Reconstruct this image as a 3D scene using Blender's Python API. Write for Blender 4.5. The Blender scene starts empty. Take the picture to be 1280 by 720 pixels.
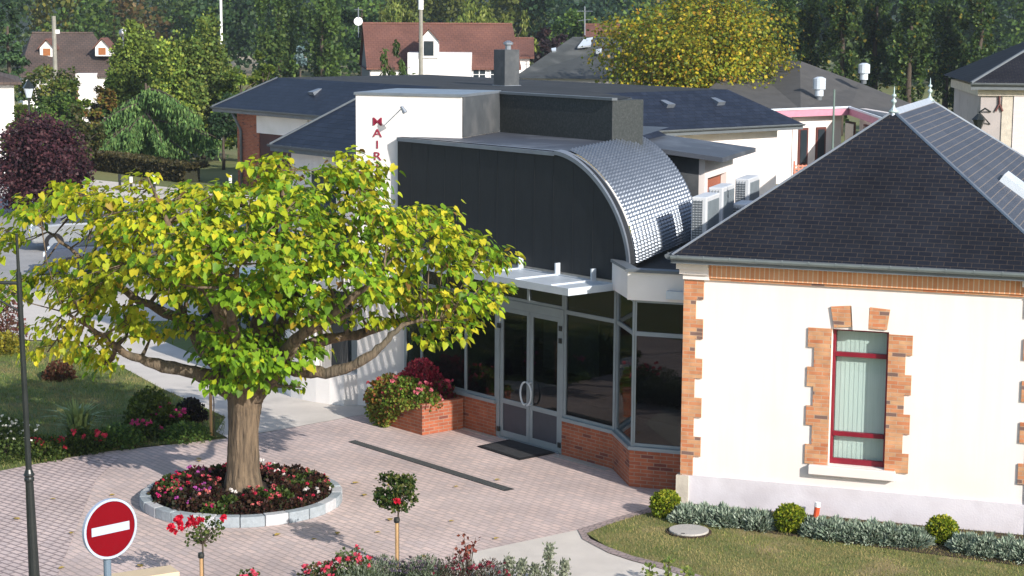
import bpy, math, random
import numpy as np
from mathutils import Vector, Matrix
random.seed(7)
R = math.radians
C = bpy.context.scene.collection
sc = bpy.context.scene
# ------------------------------------------------------------------ camera, light, exposure
H = 7.8; F = 2377.3; TH = R(8.304); RO = R(0.363)
fwd = Vector((0, math.cos(TH), -math.sin(TH)))
_d = Vector((0, -math.sin(TH), -math.cos(TH)))
right = math.cos(RO)*Vector((1, 0, 0)) - math.sin(RO)*_d
down = math.sin(RO)*Vector((1, 0, 0)) + math.cos(RO)*_d
CAM = Vector((0, 0, H))
cd = bpy.data.cameras.new('camera'); cam = bpy.data.objects.new('camera', cd); C.objects.link(cam)
m = Matrix((right, -down, -fwd)).transposed().to_4x4(); m.translation = CAM
cam.matrix_world = m
cd.sensor_fit = 'HORIZONTAL'; cd.sensor_width = 36; cd.lens = 36*F/1280; cd.clip_end = 2000; cd.clip_start = .5
sc.camera = cam
SUN_AZ = R(-54)      # direction towards the sun in plan (from +x)
SUN_EL = R(25.5)
w = bpy.data.worlds.new('World'); sc.world = w; w.use_nodes = True
nt = w.node_tree; bg = nt.nodes['Background']; bg.inputs['Strength'].default_value = .15
sky = nt.nodes.new('ShaderNodeTexSky'); sky.sky_type = 'NISHITA'; sky.sun_disc = False
sky.sun_elevation = SUN_EL; sky.sun_rotation = R(90) - SUN_AZ; sky.altitude = 100
nt.links.new(sky.outputs[0], bg.inputs[0])
sl = bpy.data.lights.new('sun', 'SUN'); sl.energy = 4.7; sl.angle = R(.5); sl.color = (1, .94, .87)
so = bpy.data.objects.new('sun', sl); C.objects.link(so)
sd = Vector((math.cos(SUN_AZ)*math.cos(SUN_EL), math.sin(SUN_AZ)*math.cos(SUN_EL), math.sin(SUN_EL)))
so.rotation_euler = sd.to_track_quat('Z', 'Y').to_euler(); so.location = (30, -40, 40)
sc.view_settings.view_transform = 'Standard'; sc.view_settings.look = 'None'
sc.view_settings.exposure = 0.44; sc.view_settings.gamma = 1
# ------------------------------------------------------------------ calibrated lookups (photo pixel -> place in the world)
def ray(px, py): return fwd + right*((px-640)/F) + down*((py-360)/F)
def pg(px, py, z=0.0):
    r = ray(px, py); t = (z-H)/r.z; return CAM + r*t
def pd(px, py, D):
    r = ray(px, py); return CAM + r*(D/r.y)
class Fr:
    """local frame: u to the right along a wall, w into the depth, z up"""
    def __init__(s, o, deg):
        s.o = Vector((o[0], o[1], 0)); a = R(deg); s.ex = Vector((math.cos(a), math.sin(a), 0)); s.ey = Vector((-math.sin(a), math.cos(a), 0)); s.deg = deg
    def p(s, u, w_, z): return s.o + s.ex*u + s.ey*w_ + Vector((0, 0, z))
    def at(s, px, py, w_=0):           # pixel on the wall plane at depth w -> (u, z)
        r = ray(px, py); q = s.o + s.ey*w_
        t = (q-CAM).dot(s.ey)/r.dot(s.ey); P = CAM + r*t
        return (P-s.o).dot(s.ex), P.z
    def uw(s, P): return (Vector(P)-s.o).dot(s.ex), (Vector(P)-s.o).dot(s.ey)
AA, BB = -50.42, -19.62
# ------------------------------------------------------------------ mesh building
OFF = {}
def setp(o, label=None, cat=None, group=None, kind=None):
    if label: o['label'] = label
    if cat: o['category'] = cat
    if group: o['group'] = group
    if kind: o['kind'] = kind
    return o
def thing(name, label, cat, loc=(0, 0, 0), group=None):
    o = bpy.data.objects.new(name, None); C.objects.link(o); o.location = loc
    o.empty_display_size = .2; OFF[o] = Vector(loc)
    return setp(o, label, cat, group)
def calc_uv(me):
    uv = me.uv_layers.new(name='UVMap'); Z = Vector((0, 0, 1)); vs = me.vertices
    for p in me.polygons:
        n = p.normal
        if abs(n.z) > .995: t, b = Vector((1, 0, 0)), Vector((0, 1, 0))
        else: t = Z.cross(n).normalized(); b = n.cross(t)
        for li, vi in zip(p.loop_indices, p.vertices):
            c = vs[vi].co; uv.data[li].uv = (c.dot(t), c.dot(b))
class MB:
    def __init__(s): s.v = []; s.f = []; s.mi = []; s.g = []
    def add(s, vs, fs, mi=0):
        n = len(s.v); s.g.append((n, len(s.f))); s.v += [Vector(v) for v in vs]; s.f += [tuple(i+n for i in f) for f in fs]; s.mi += [mi]*len(fs); return s
    def box(s, fr, u0, u1, w0, w1, z0, z1, mi=0):
        P = [fr.p(u, w_, z) for z in (z0, z1) for u, w_ in ((u0, w0), (u1, w0), (u1, w1), (u0, w1))]
        return s.add(P, [(3, 2, 1, 0), (4, 5, 6, 7), (0, 1, 5, 4), (1, 2, 6, 5), (2, 3, 7, 6), (3, 0, 4, 7)], mi)
    def prism(s, pts, d, mi=0):        # closed polygon pts, extruded by vector d
        n = len(pts); d = Vector(d); P = [Vector(p) for p in pts]; Q = [p+d for p in P]
        return s.add(P+Q, [tuple(range(n))[::-1], tuple(range(n, 2*n))] + [(i, (i+1) % n, (i+1) % n+n, i+n) for i in range(n)], mi)
    def quad(s, *p, mi=0): return s.add(p, [tuple(range(len(p)))], mi)
    def tube(s, pts, rad, n=8, cap=True, mi=0):
        P = [Vector(p) for p in pts]; rings = []; prev = None
        for i, p in enumerate(P):
            t = (P[min(i+1, len(P)-1)]-P[max(i-1, 0)]).normalized()
            a = prev if prev is not None else (Vector((1, 0, 0)) if abs(t.x) < .9 else Vector((0, 1, 0)))
            a = (a-t*a.dot(t)).normalized(); prev = a; b = t.cross(a)
            r = rad[i] if hasattr(rad, '__len__') else rad
            rings.append([p+(a*math.cos(k*2*math.pi/n)+b*math.sin(k*2*math.pi/n))*r for k in range(n)])
        V = [v for r in rings for v in r]; fs = []
        for i in range(len(P)-1):
            for k in range(n): fs.append((i*n+k, i*n+(k+1) % n, (i+1)*n+(k+1) % n, (i+1)*n+k))
        if cap: fs += [tuple(range(n))[::-1], tuple(range((len(P)-1)*n, len(P)*n))]
        return s.add(V, fs, mi)
    def lathe(s, o, prof, n=16, mi=0):
        o = Vector(o); V = [o+Vector((r*math.cos(k*2*math.pi/n), r*math.sin(k*2*math.pi/n), z)) for r, z in prof for k in range(n)]
        fs = [(i*n+k, i*n+(k+1) % n, (i+1)*n+(k+1) % n, (i+1)*n+k) for i in range(len(prof)-1) for k in range(n)]
        fs += [tuple(range(n))[::-1], tuple(range((len(prof)-1)*n, len(prof)*n))]
        return s.add(V, fs, mi)
    def build(s, name, mats, parent=None, smooth=False, fix=True, bevel=0, split=False):
        if split:                      # one object per added piece
            first = None; G_ = s.g+[(len(s.v), len(s.f))]
            for a, b in zip(G_[:-1], G_[1:]):
                m2 = MB(); m2.v = s.v[a[0]:b[0]]; m2.f = [tuple(i-a[0] for i in f) for f in s.f[a[1]:b[1]]]; m2.mi = s.mi[a[1]:b[1]]; o = m2.build(name, mats, parent, smooth, fix, bevel); first = first or o
            return first
        off = OFF.get(parent, Vector((0, 0, 0))); me = bpy.data.meshes.new(name)
        me.from_pydata([v-off for v in s.v], [], s.f)
        if not isinstance(mats, (list, tuple)): mats = [mats]
        for mt in mats: me.materials.append(mt)
        me.polygons.foreach_set('material_index', s.mi)
        if fix:
            import bmesh; bm = bmesh.new(); bm.from_mesh(me); bmesh.ops.recalc_face_normals(bm, faces=bm.faces[:]); bm.to_mesh(me); bm.free()
        if smooth: me.polygons.foreach_set('use_smooth', [True]*len(me.polygons))
        me.update(); calc_uv(me)
        o = bpy.data.objects.new(name, me); C.objects.link(o); OFF[o] = off
        if parent is not None: o.parent = parent
        if bevel:
            b = o.modifiers.new('bevel', 'BEVEL'); b.width = bevel; b.segments = 2; b.limit_method = 'ANGLE'
        return o
def rebase(o, loc):                    # give a one-mesh thing its origin at its base
    loc = Vector(loc); o.data.transform(Matrix.Translation(-loc)); o.location = loc; OFF[o] = loc; return o
def copy_tree(o, parent=None):
    c = o.copy(); C.objects.link(c); c.parent = parent
    for ch in list(o.children): copy_tree(ch, c)
    return c
def place(proto, loc, rz=0, sc_=1, label=None):
    c = copy_tree(proto); c.location = loc; c.rotation_euler = (0, 0, rz); c.scale = (sc_,)*3
    if label: c['label'] = label
    return c
# ------------------------------------------------------------------ materials
def newmat(name):
    mt = bpy.data.materials.new(name); mt.use_nodes = True; n = mt.node_tree; return mt, n, n.nodes['Principled BSDF']
def N(n, t, **kw):
    x = n.nodes.new(t)
    for k, v in kw.items():
        if k in x.inputs.keys(): x.inputs[k].default_value = v
        else: setattr(x, k, v)
    return x
def rgba(c): return (c[0], c[1], c[2], 1)
def pm(name, c1, c2=None, scale=4, rough=.8, bump=0, metal=0, bscale=None, stretch=(1, 1, 1), coord='Object', spec=.4, dirt=None):
    mt, n, b = newmat(name); L = n.links.new
    b.inputs['Roughness'].default_value = rough; b.inputs['Metallic'].default_value = metal; b.inputs['Specular IOR Level'].default_value = spec
    c2 = c2 or tuple(x*.85 for x in c1)
    tc = N(n, 'ShaderNodeTexCoord'); mp = N(n, 'ShaderNodeMapping'); mp.inputs['Scale'].default_value = stretch
    L(tc.outputs[coord], mp.inputs[0]); no = N(n, 'ShaderNodeTexNoise', Scale=scale, Detail=6.0, Roughness=.6); L(mp.outputs[0], no.inputs[0])
    cr = N(n, 'ShaderNodeValToRGB'); cr.color_ramp.elements[0].position = .3; cr.color_ramp.elements[1].position = .7
    cr.color_ramp.elements[0].color = rgba(c2); cr.color_ramp.elements[1].color = rgba(c1)
    L(no.outputs[0], cr.inputs[0]); out = cr.outputs[0]
    if dirt:
        n2 = N(n, 'ShaderNodeTexNoise', Scale=dirt[1], Detail=5.0); L(tc.outputs[coord], n2.inputs[0])
        r2 = N(n, 'ShaderNodeValToRGB'); r2.color_ramp.elements[0].position = .52; r2.color_ramp.elements[1].position = .68; L(n2.outputs[0], r2.inputs[0])
        mx = N(n, 'ShaderNodeMix', data_type='RGBA'); L(r2.outputs[0], mx.inputs[0]); L(out, mx.inputs[6]); mx.inputs[7].default_value = rgba(dirt[0]); out = mx.outputs[2]
    L(out, b.inputs['Base Color'])
    if bump:
        nb = N(n, 'ShaderNodeTexNoise', Scale=bscale or scale*4, Detail=5.0); L(mp.outputs[0], nb.inputs[0])
        bp = N(n, 'ShaderNodeBump', Strength=min(1, bump), Distance=.02*max(1, bump)); L(nb.outputs[0], bp.inputs['Height']); L(bp.outputs[0], b.inputs['Normal'])
    return mt
def brick(name, ca, cb, mortar, bw, bh, ms=.01, rough=.85, rot=0, bump=.5, dark=None, var=.35, off=.5, spec=.3, nscale=1.2):
    mt, n, b = newmat(name); L = n.links.new
    b.inputs['Roughness'].default_value = rough; b.inputs['Specular IOR Level'].default_value = spec
    tc = N(n, 'ShaderNodeTexCoord'); mp = N(n, 'ShaderNodeMapping'); mp.inputs['Rotation'].default_value = (0, 0, R(rot)); L(tc.outputs['UV'], mp.inputs[0])
    wob = N(n, 'ShaderNodeTexNoise', Scale=3.0, Detail=2.0); L(mp.outputs[0], wob.inputs[0])
    vm = N(n, 'ShaderNodeMix', data_type='RGBA'); vm.inputs[0].default_value = .006; L(mp.outputs[0], vm.inputs[6]); L(wob.outputs[1], vm.inputs[7])
    bt = N(n, 'ShaderNodeTexBrick', Scale=1.0, Bias=0.0); bt.offset = off
    bt.inputs['Mortar Size'].default_value = ms; bt.inputs['Brick Width'].default_value = bw; bt.inputs['Row Height'].default_value = bh; bt.inputs['Mortar Smooth'].default_value = .2
    bt.inputs['Color1'].default_value = rgba(ca); bt.inputs['Color2'].default_value = rgba(cb); bt.inputs['Mortar'].default_value = rgba(mortar)
    L(vm.outputs[2], bt.inputs[0]); out = bt.outputs[0]
    if dark:
        b2 = N(n, 'ShaderNodeTexBrick', Scale=1.0, Bias=0.0); b2.offset = off; b2.inputs['Mortar Size'].default_value = ms
        b2.inputs['Brick Width'].default_value = bw; b2.inputs['Row Height'].default_value = bh
        b2.inputs['Color1'].default_value = (0, 0, 0, 1); b2.inputs['Color2'].default_value = (1, 1, 1, 1); b2.inputs['Mortar'].default_value = (0, 0, 0, 1)
        L(vm.outputs[2], b2.inputs[0]); mx = N(n, 'ShaderNodeMix', data_type='RGBA'); gt = N(n, 'ShaderNodeMath', operation='GREATER_THAN'); gt.inputs[1].default_value = .90; L(b2.outputs[0], gt.inputs[0]); L(gt.outputs[0], mx.inputs[0]); L(out, mx.inputs[6]); mx.inputs[7].default_value = rgba(dark); out = mx.outputs[2]
    no = N(n, 'ShaderNodeTexNoise', Scale=nscale, Detail=6.0); L(mp.outputs[0], no.inputs[0])
    cr = N(n, 'ShaderNodeValToRGB'); cr.color_ramp.elements[0].position = .3; cr.color_ramp.elements[1].position = .7
    k = 1-var; cr.color_ramp.elements[0].color = (k, k, k, 1); cr.color_ramp.elements[1].color = (1, 1, 1, 1); L(no.outputs[0], cr.inputs[0])
    mu = N(n, 'ShaderNodeMix', data_type='RGBA', blend_type='MULTIPLY'); mu.inputs[0].default_value = 1; L(out, mu.inputs[6]); L(cr.outputs[0], mu.inputs[7]); L(mu.outputs[2], b.inputs['Base Color'])
    bp = N(n, 'ShaderNodeBump', Strength=bump, Distance=.01); bp.invert = True; L(bt.outputs['Fac'], bp.inputs['Height']); L(bp.outputs[0], b.inputs['Normal'])
    return mt
def leafmat(name, trans=.35, rough=.5):
    mt, n, b = newmat(name); L = n.links.new; at = N(n, 'ShaderNodeAttribute', attribute_name='Col')
    L(at.outputs['Color'], b.inputs['Base Color']); b.inputs['Roughness'].default_value = rough; b.inputs['Specular IOR Level'].default_value = .25
    tr = N(n, 'ShaderNodeBsdfTranslucent'); L(at.outputs['Color'], tr.inputs[0]); mx = N(n, 'ShaderNodeMixShader'); mx.inputs[0].default_value = trans
    L(b.outputs[0], mx.inputs[1]); L(tr.outputs[0], mx.inputs[2]); L(mx.outputs[0], n.nodes['Material Output'].inputs[0]); return mt
def glassmat(name, tint=(.3, .33, .33), refl=1.0):
    mt, n, b = newmat(name); L = n.links.new; n.nodes.remove(b)
    t = N(n, 'ShaderNodeBsdfTransparent'); t.inputs[0].default_value = rgba(tint); g = N(n, 'ShaderNodeBsdfGlossy', Roughness=.015)
    g.inputs[0].default_value = (refl, refl, refl, 1)
    no = N(n, 'ShaderNodeTexNoise', Scale=1.2); bp = N(n, 'ShaderNodeBump', Strength=.04, Distance=.05); L(no.outputs[0], bp.inputs['Height']); L(bp.outputs[0], g.inputs['Normal'])
    fr = N(n, 'ShaderNodeLayerWeight', Blend=.5); p4 = N(n, 'ShaderNodeMath', operation='POWER'); p4.inputs[1].default_value = 3.5; L(fr.outputs['Facing'], p4.inputs[0]); ma = N(n, 'ShaderNodeMath', operation='MULTIPLY_ADD'); ma.inputs[1].default_value = .6; ma.inputs[2].default_value = .045; L(p4.outputs[0], ma.inputs[0]); mx = N(n, 'ShaderNodeMixShader'); L(ma.outputs[0], mx.inputs[0]); L(t.outputs[0], mx.inputs[1]); L(g.outputs[0], mx.inputs[2])
    L(mx.outputs[0], n.nodes['Material Output'].inputs[0]); return mt
M = {}
M['plaster'] = pm('cream_plaster', (.80, .735, .70), (.74, .675, .64), 1.2, .9, .15, bscale=60, stretch=(5, 5, .35), dirt=((.74, .67, .625), .6))
M['white'] = pm('white_render', (.82, .79, .77), (.76, .73, .71), 1.1, .9, .15, bscale=50, dirt=((.68, .66, .62), .5))
M['plinth'] = pm('grey_lilac_plinth', (.64, .615, .655), (.56, .53, .565), 1.5, .9, .2, bscale=40, dirt=((.52, .49, .52), 1.2))
M['stone'] = pm('pale_stone', (.55, .50, .42), (.42, .38, .32), 5, .9, .4)
M['quoin'] = brick('quoin_brick', (.54, .19, .085), (.62, .36, .19), (.52, .36, .25), .21, .062, .006, dark=(.21, .13, .11), var=.3, nscale=5)
M['quoin_pale'] = brick('soldier_brick', (.72, .36, .19), (.66, .28, .13), (.74, .56, .40), .075, .26, .009, off=0, var=.2)
M['redbrick'] = brick('red_brick', (.42, .125, .060), (.32, .090, .048), (.34, .23, .17), .22, .062, .007, dark=(.20, .06, .045), var=.3, nscale=4)
M['slate'] = brick('dark_slate', (.012, .0145, .023), (.018, .021, .030), (.085, .068, .054), .20, .10, .004, rough=.75, bump=.4, spec=.12, var=.4, nscale=.9)
M['slate_lined_sunlit'] = brick('sunlit_coursed_slate', (.048, .054, .076), (.060, .066, .088), (.17, .145, .13), 9.0, .12, .009, rough=.55, bump=.5, spec=.3, var=.25)  # right slope slate with course lines; its sunlit tone is put into the colour
M['slate_blue'] = brick('blue_slate', (.010, .015, .030), (.019, .026, .046), (.006, .008, .014), .35, .22, .012, rough=.5, bump=.8, spec=.35, var=.3)
M['tile_brown'] = brick('brown_tile', (.10, .075, .065), (.13, .09, .075), (.06, .05, .045), .3, .25, .02, var=.4, nscale=.5)
M['tile_red'] = brick('red_tile', (.21, .095, .070), (.17, .080, .062), (.13, .06, .045), .3, .25, .02, var=.4, nscale=.4)
M['felt'] = pm('roof_felt', (.020, .022, .027), (.013, .015, .018), 2, .9, .2, dirt=((.034, .035, .038), .8))
M['zinc'] = pm('zinc', (.30, .33, .37), (.22, .25, .29), 3, .45, .05, metal=.6)
M['zinc_dark'] = pm('weathered_zinc', (.15, .17, .185), (.115, .13, .145), 2.5, .55, .05, metal=.2)
M['gutter_zinc'] = pm('gutter_zinc', (.22, .26, .27), (.17, .20, .21), 3, .5, .05, metal=.2)
M['clad_grey'] = pm('grey_cladding', (.075, .083, .09), (.05, .057, .064), 3, .7, .1, dirt=((.095, .10, .105), 2))
M['clad_dark'] = pm('dark_speckled_cladding', (.045, .052, .052), (.022, .028, .028), 22, .75, .15, dirt=((.055, .06, .06), 26))
M['alu'] = pm('grey_aluminium', (.27, .32, .35), (.23, .27, .30), 3, .45, metal=.2)
M['white_metal'] = pm('pale_metal', (.62, .68, .74), (.52, .58, .64), 3, .45, metal=.1)
M['white_paint'] = pm('white_paint', (.82, .82, .82), (.75, .75, .75), 4, .5)
M['black_paint'] = pm('black_paint', (.012, .016, .016), (.02, .024, .024), 6, .35)
M['darkred'] = pm('dark_red_paint', (.22, .008, .022), (.17, .006, .018), 4, .4)
M['signred'] = pm('sign_red', (.165, .0008, .006), (.15, .0008, .005), 4, .6, spec=.1)
M['letter_red'] = pm('letter_red', (.30, .02, .05), (.24, .015, .04), 4, .5)
M['glass'] = glassmat('window_glass', (.86, .91, .89))
M['glass_dark'] = glassmat('tinted_glass', (.30, .34, .34))
M['glass_far'] = pm('far_glass', (.03, .04, .05), (.02, .03, .035), 2, .08, spec=.6)
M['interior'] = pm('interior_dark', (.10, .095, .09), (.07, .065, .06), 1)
M['blind'] = pm('vertical_blind', (.54, .62, .60), (.46, .54, .52), 6, .8, stretch=(12, 12, .3))
M['panel_dark'] = pm('door_panel', (.05, .055, .075), (.04, .045, .06), 5, .5)
M['mat_rubber'] = pm('rubber', (.022, .024, .026), (.04, .04, .045), 9, .9, .6)
M['mat_rim'] = pm('mat_rim', (.008, .008, .01), None, 9, .8)
M['drain'] = pm('drain_grating', (.03, .034, .036), (.06, .06, .06), 30, .7, .6)
M['bark'] = pm('catalpa_bark', (.215, .155, .10), (.05, .038, .027), 4.5, .95, 2.6, bscale=7, stretch=(3.2, 3.2, .42), dirt=((.10, .085, .062), 1.3))
M['bark_dark'] = pm('dark_bark', (.10, .075, .055), (.05, .04, .03), 6, .95, .8, stretch=(2, 2, .5))
M['soil'] = pm('garden_soil', (.050, .032, .022), (.025, .017, .012), 9, 1, .8)
M['wood'] = pm('stake_wood', (.48, .30, .14), (.32, .20, .10), 6, .8, .3, stretch=(4, 4, .5))
M['orange'] = pm('orange_plastic', (.68, .10, .03), (.55, .08, .03), 4, .5)
M['leaf'] = leafmat('leaves', .42); M['needle'] = leafmat('needles', .15, .7); M['petal'] = leafmat('petals', .3, .6)
M['granite'] = pm('granite', (.33, .37, .40), (.24, .27, .29), 9, .85, .3)
M['granite_pale'] = pm('pale_granite', (.47, .48, .49), (.38, .39, .41), 9, .85, .3)
M['shutter'] = pm('wood_shutter', (.36, .14, .045), (.28, .10, .035), 5, .7)
M['pink'] = pm('pink_fascia', (.55, .25, .33), (.46, .21, .28), 4, .6)
M['concrete'] = pm('concrete', (.44, .42, .39), (.36, .345, .32), 1.6, .9, .3, bscale=50)
# ground covers
M['grassland'] = pm('rough_grass', (.20, .19, .07), (.10, .13, .036), .25, 1, .6, bscale=4, dirt=((.17, .15, .075), .08))
M['lawn'] = pm('mown_lawn', (.20, .19, .065), (.10, .135, .032), 1.6, 1, .9, bscale=45, dirt=((.30, .23, .12), .9))
M['lawn_dark'] = pm('green_lawn', (.13, .17, .045), (.075, .115, .026), 1.1, 1, .9, bscale=40, dirt=((.12, .115, .05), 1.6))
M['path'] = pm('pale_path', (.62, .57, .51), (.53, .485, .435), 1.3, .95, .25, bscale=70, dirt=((.47, .43, .385), .7))
M['paving'] = brick('pink_setts', (.72, .56, .505), (.58, .475, .45), (.47, .385, .355), .21, .115, .012, rot=50.4, var=.28, nscale=.7, bump=.7)
M['paving_open'] = brick('wide_joint_setts', (.69, .55, .51), (.58, .475, .455), (.31, .245, .24), .21, .125, .017, rot=42, var=.25, nscale=.7, bump=.8)
M['edge_setts'] = brick('edge_setts', (.40, .31, .29), (.32, .26, .25), (.24, .20, .19), .12, .12, .012, rot=20, var=.3)
M['asphalt'] = pm('asphalt', (.34, .33, .32), (.27, .265, .26), 1, .95, .4, bscale=60)
# ------------------------------------------------------------------ foliage
rng = np.random.default_rng(11)
def mesh_np(name, V, faces_n, Vcol, mat, parent=None, smooth=False):
    """V (n*k,3) leaves of k verts each, faces_n: list of index tuples inside one leaf"""
    off = OFF.get(parent, Vector((0, 0, 0))); V = V-np.array(off)
    k = Vcol[1]; nl = len(V)//k; me = bpy.data.meshes.new(name)
    base = (np.arange(nl)*k)[:, None]
    loops = []; starts = []; tot = []; 
    for f in faces_n: loops.append(base+np.array(f)[None, :]); tot.append(len(f))
    lv = np.concatenate(loops, 1).ravel(); per = np.array(tot); tt = np.tile(per, nl); st = np.concatenate([[0], np.cumsum(tt)[:-1]])
    me.vertices.add(len(V)); me.vertices.foreach_set('co', V.astype(np.float32).ravel())
    me.loops.add(len(lv)); me.loops.foreach_set('vertex_index', lv.astype(np.int32))
    me.polygons.add(len(tt)); me.polygons.foreach_set('loop_start', st.astype(np.int32)); me.polygons.foreach_set('loop_total', tt.astype(np.int32))
    me.update(calc_edges=True)
    ca = me.color_attributes.new('Col', 'FLOAT_COLOR', 'POINT'); cc = np.ones((len(V), 4), np.float32); cc[:, :3] = np.repeat(Vcol[0], k, 0); ca.data.foreach_set('color', cc.ravel())
    me.materials.append(mat); me.validate()
    o = bpy.data.objects.new(name, me); C.objects.link(o); OFF[o] = off
    if parent is not None: o.parent = parent
    return o
DIAMOND = (np.array([(0, 0, 0), (.5, .42, 0), (0, 1, .0), (-.5, .42, 0)]), [(0, 1, 2, 3)])
BLADE = (np.array([(-.06, 0, 0), (.06, 0, 0), (0, 1, 0)]), [(0, 1, 2)])
HEART = (np.array([(0, .06, 0), (.30, -.06, .07), (.47, .25, .09), (.30, .68, .05), (0, 1.08, -.10), (-.30, .68, .05), (-.47, .25, .09), (-.30, -.06, .07), (0, .5, -.03)]),
         [(0, 1, 2, 8), (8, 2, 3, 4), (0, 8, 6, 7), (8, 4, 5, 6)])
def norm(a): return a/np.maximum(np.linalg.norm(a, axis=1, keepdims=True), 1e-6)
def leaves(name, P, d, size, cols, mat, parent, shape=DIAMOND, up=None):
    """P positions; d: direction of the leaf's length; up: preferred normal"""
    n = len(P); d = norm(d); 
    if up is None: up = rng.normal(size=(n, 3))
    nrm = norm(up-d*(up*d).sum(1, keepdims=True)); s_ = np.cross(d, nrm)
    T = shape[0]; k = len(T); sz = np.asarray(size).reshape(-1, 1, 1)*np.ones((n, 1, 1))
    V = P[:, None, :]+sz*(T[None, :, 0:1]*s_[:, None, :]+T[None, :, 1:2]*d[:, None, :]+T[None, :, 2:3]*nrm[:, None, :])
    return mesh_np(name, V.reshape(-1, 3), shape[1], (cols, k), mat, parent)
def palette(n, pal, wts=None, jit=.18, clump=None):
    pal = np.array(pal); i = rng.choice(len(pal), n, p=wts); c = pal[i]
    c = c*(1+rng.normal(size=(n, 1))*jit)
    if clump is not None: c = c*clump[:, None]
    return np.clip(c, .004, .9)
def ball(n, shell=.45):
    v = norm(rng.normal(size=(n, 3))); return v*(rng.random((n, 1))**shell)
def crown(name, parent, cen, rad, nclump, per, crad, size, pal, wts=None, droop=.3, mat='leaf', shape=DIAMOND, shellb=.35, flat=.8, cut=None, jit=.18, profile=None):
    cen = np.array(cen); rad = np.array(rad)
    c = ball(nclump, shellb)
    if profile is not None:
        zz = c[:, 2:3]*.5+.5; c[:, :2] = norm(c[:, :2])*np.sqrt(rng.random((nclump, 1)))**.5*profile(zz)
    cc = cen+c*rad
    cr_ = crad*(.6+.8*rng.random(nclump))
    idx = np.repeat(np.arange(nclump), per); n = len(idx)
    loc = ball(n, .5); loc[:, 2] *= flat
    P = cc[idx]+loc*cr_[idx][:, None]
    if cut is not None: k = cut(P); P = P[k]; idx = idx[k]; loc = loc[k]; n = len(P)
    out = norm(P-cen)
    d = rng.normal(size=(n, 3))*.8+loc*.7+out*.4; d[:, 2] -= droop*2
    tone = (.62+.76*rng.random(nclump))[idx]
    return leaves(name, P, d, size*(.7+.6*rng.random(n)), palette(n, pal, wts, jit, tone), M[mat], parent, shape, up=out+rng.normal(size=(n, 3))*.6+np.array([0, 0, .6]))
def trunk(parent, p0, p1, r0, r1, mat='bark_dark', name='trunk', wob=.1, limbs=()):
    mb = MB(); p0 = Vector(p0); p1 = Vector(p1); K = 6
    pts = [p0.lerp(p1, i/K)+Vector((random.uniform(-wob, wob), random.uniform(-wob, wob), 0))*(0 < i < K) for i in range(K+1)]
    mb.tube(pts, [r0+(r1-r0)*i/K for i in range(K+1)], 8)
    for q in limbs:
        s_ = p0.lerp(p1, random.uniform(.35, .9)); q = Vector(q); md = s_.lerp(q, .5)+Vector((0, 0, .15*(q-s_).length)); mb.tube([s_, md, q], [r1*.9, r1*.6, r1*.2], 6)
    return mb.build(name, M[mat], parent, smooth=True)
# ================================================================== SETTING: ground
gm = MB(); gm.quad((-900, -300, -.02), (900, -300, -.02), (900, 1500, -.02), (-900, 1500, -.02)); setp(gm.build('ground', M['grassland']), kind='structure')
def sheet(name, pts, z, mat):
    mb = MB(); mb.quad(*[(p[0], p[1], z) for p in pts]); return setp(mb.build(name, mat), kind='structure')
def G(*pp): return [pg(x, y) for x, y in pp]
# paved court reaching from the near frame edge to the facades
court = G((-250, 800), (-250, 618), (0, 589), (120, 566), (285, 548), (347, 538), (445, 520), (520, 510)) + [Vector((-1, 40, 0)), Vector((6, 40, 0))] + G((880, 612), (857, 633), (795, 649)) + G((757, 660), (722, 663), (585, 692), (500, 760), (500, 900))
court += [pg(-250, 1000)]
sheet('paving', court, .002, M['paving'])
sheet('sett_paving', G((-250, 800), (-250, 618), (0, 589), (120, 566), (150, 572), (120, 600), (100, 650), (40, 800)), .006, M['paving_open'])
conc = G((285, 548), (347, 538), (445, 520), (520, 510), (520, 470), (330, 470), (270, 490), (290, 520))
sheet('forecourt', conc, .006, M['path'])
sheet('footpath', G((95, 402), (140, 402), (200, 425), (262, 452), (330, 470), (345, 500), (347, 538), (285, 548), (270, 540), (282, 522), (240, 503), (200, 485), (145, 455), (80, 425)), .010, M['path'])
sheet('left_lawn', G((-250, 618), (0, 589), (120, 566), (280, 546), (282, 522), (240, 503), (200, 485), (145, 455), (80, 428), (-250, 428)), .006, M['lawn_dark'])
sheet('small_lawn', G((140, 402), (200, 425), (262, 452), (330, 470), (350, 440), (300, 400)), .006, M['lawn_dark'])
sheet('car_park', G((-400, 428), (95, 425), (95, 402), (140, 402), (300, 400), (360, 440), (480, 420), (520, 300), (330, 246), (100, 223), (-400, 190)), .004, M['path'])
sheet('road', G((-400, 352), (300, 372), (420, 300), (330, 262), (-400, 225)), .008, M['asphalt'])
path2 = G((585, 692), (722, 663), (728, 672), (760, 692), (790, 702), (880, 724), (960, 800), (960, 1000), (500, 1000), (500, 760))
sheet('front_path', path2, .008, M['path'])
lawnR = G((733, 668), (757, 658), (795, 646), (857, 631), (1500, 688), (1500, 1100), (1000, 800), (895, 727), (830, 706), (790, 696), (760, 685))
sheet('right_lawn', lawnR, .014, M['lawn'])
e_out = G((722, 663), (728, 675), (760, 692), (790, 702), (830, 713), (895, 733), (1000, 808)); e_in = G((733, 668), (738, 675), (760, 685), (790, 696), (830, 706), (895, 727), (1000, 800))
mb = MB()
for i in range(6): mb.quad(*[Vector((q.x, q.y, .018)) for q in (e_out[i], e_out[i+1], e_in[i+1], e_in[i])])
e2o = G((722, 663), (757, 652), (795, 641), (840, 628)); e2i = G((733, 668), (757, 658), (795, 646), (845, 635))
for i in range(3): mb.quad(*[Vector((q.x, q.y, .018)) for q in (e2o[i], e2i[i], e2i[i+1], e2o[i+1])])
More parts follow.
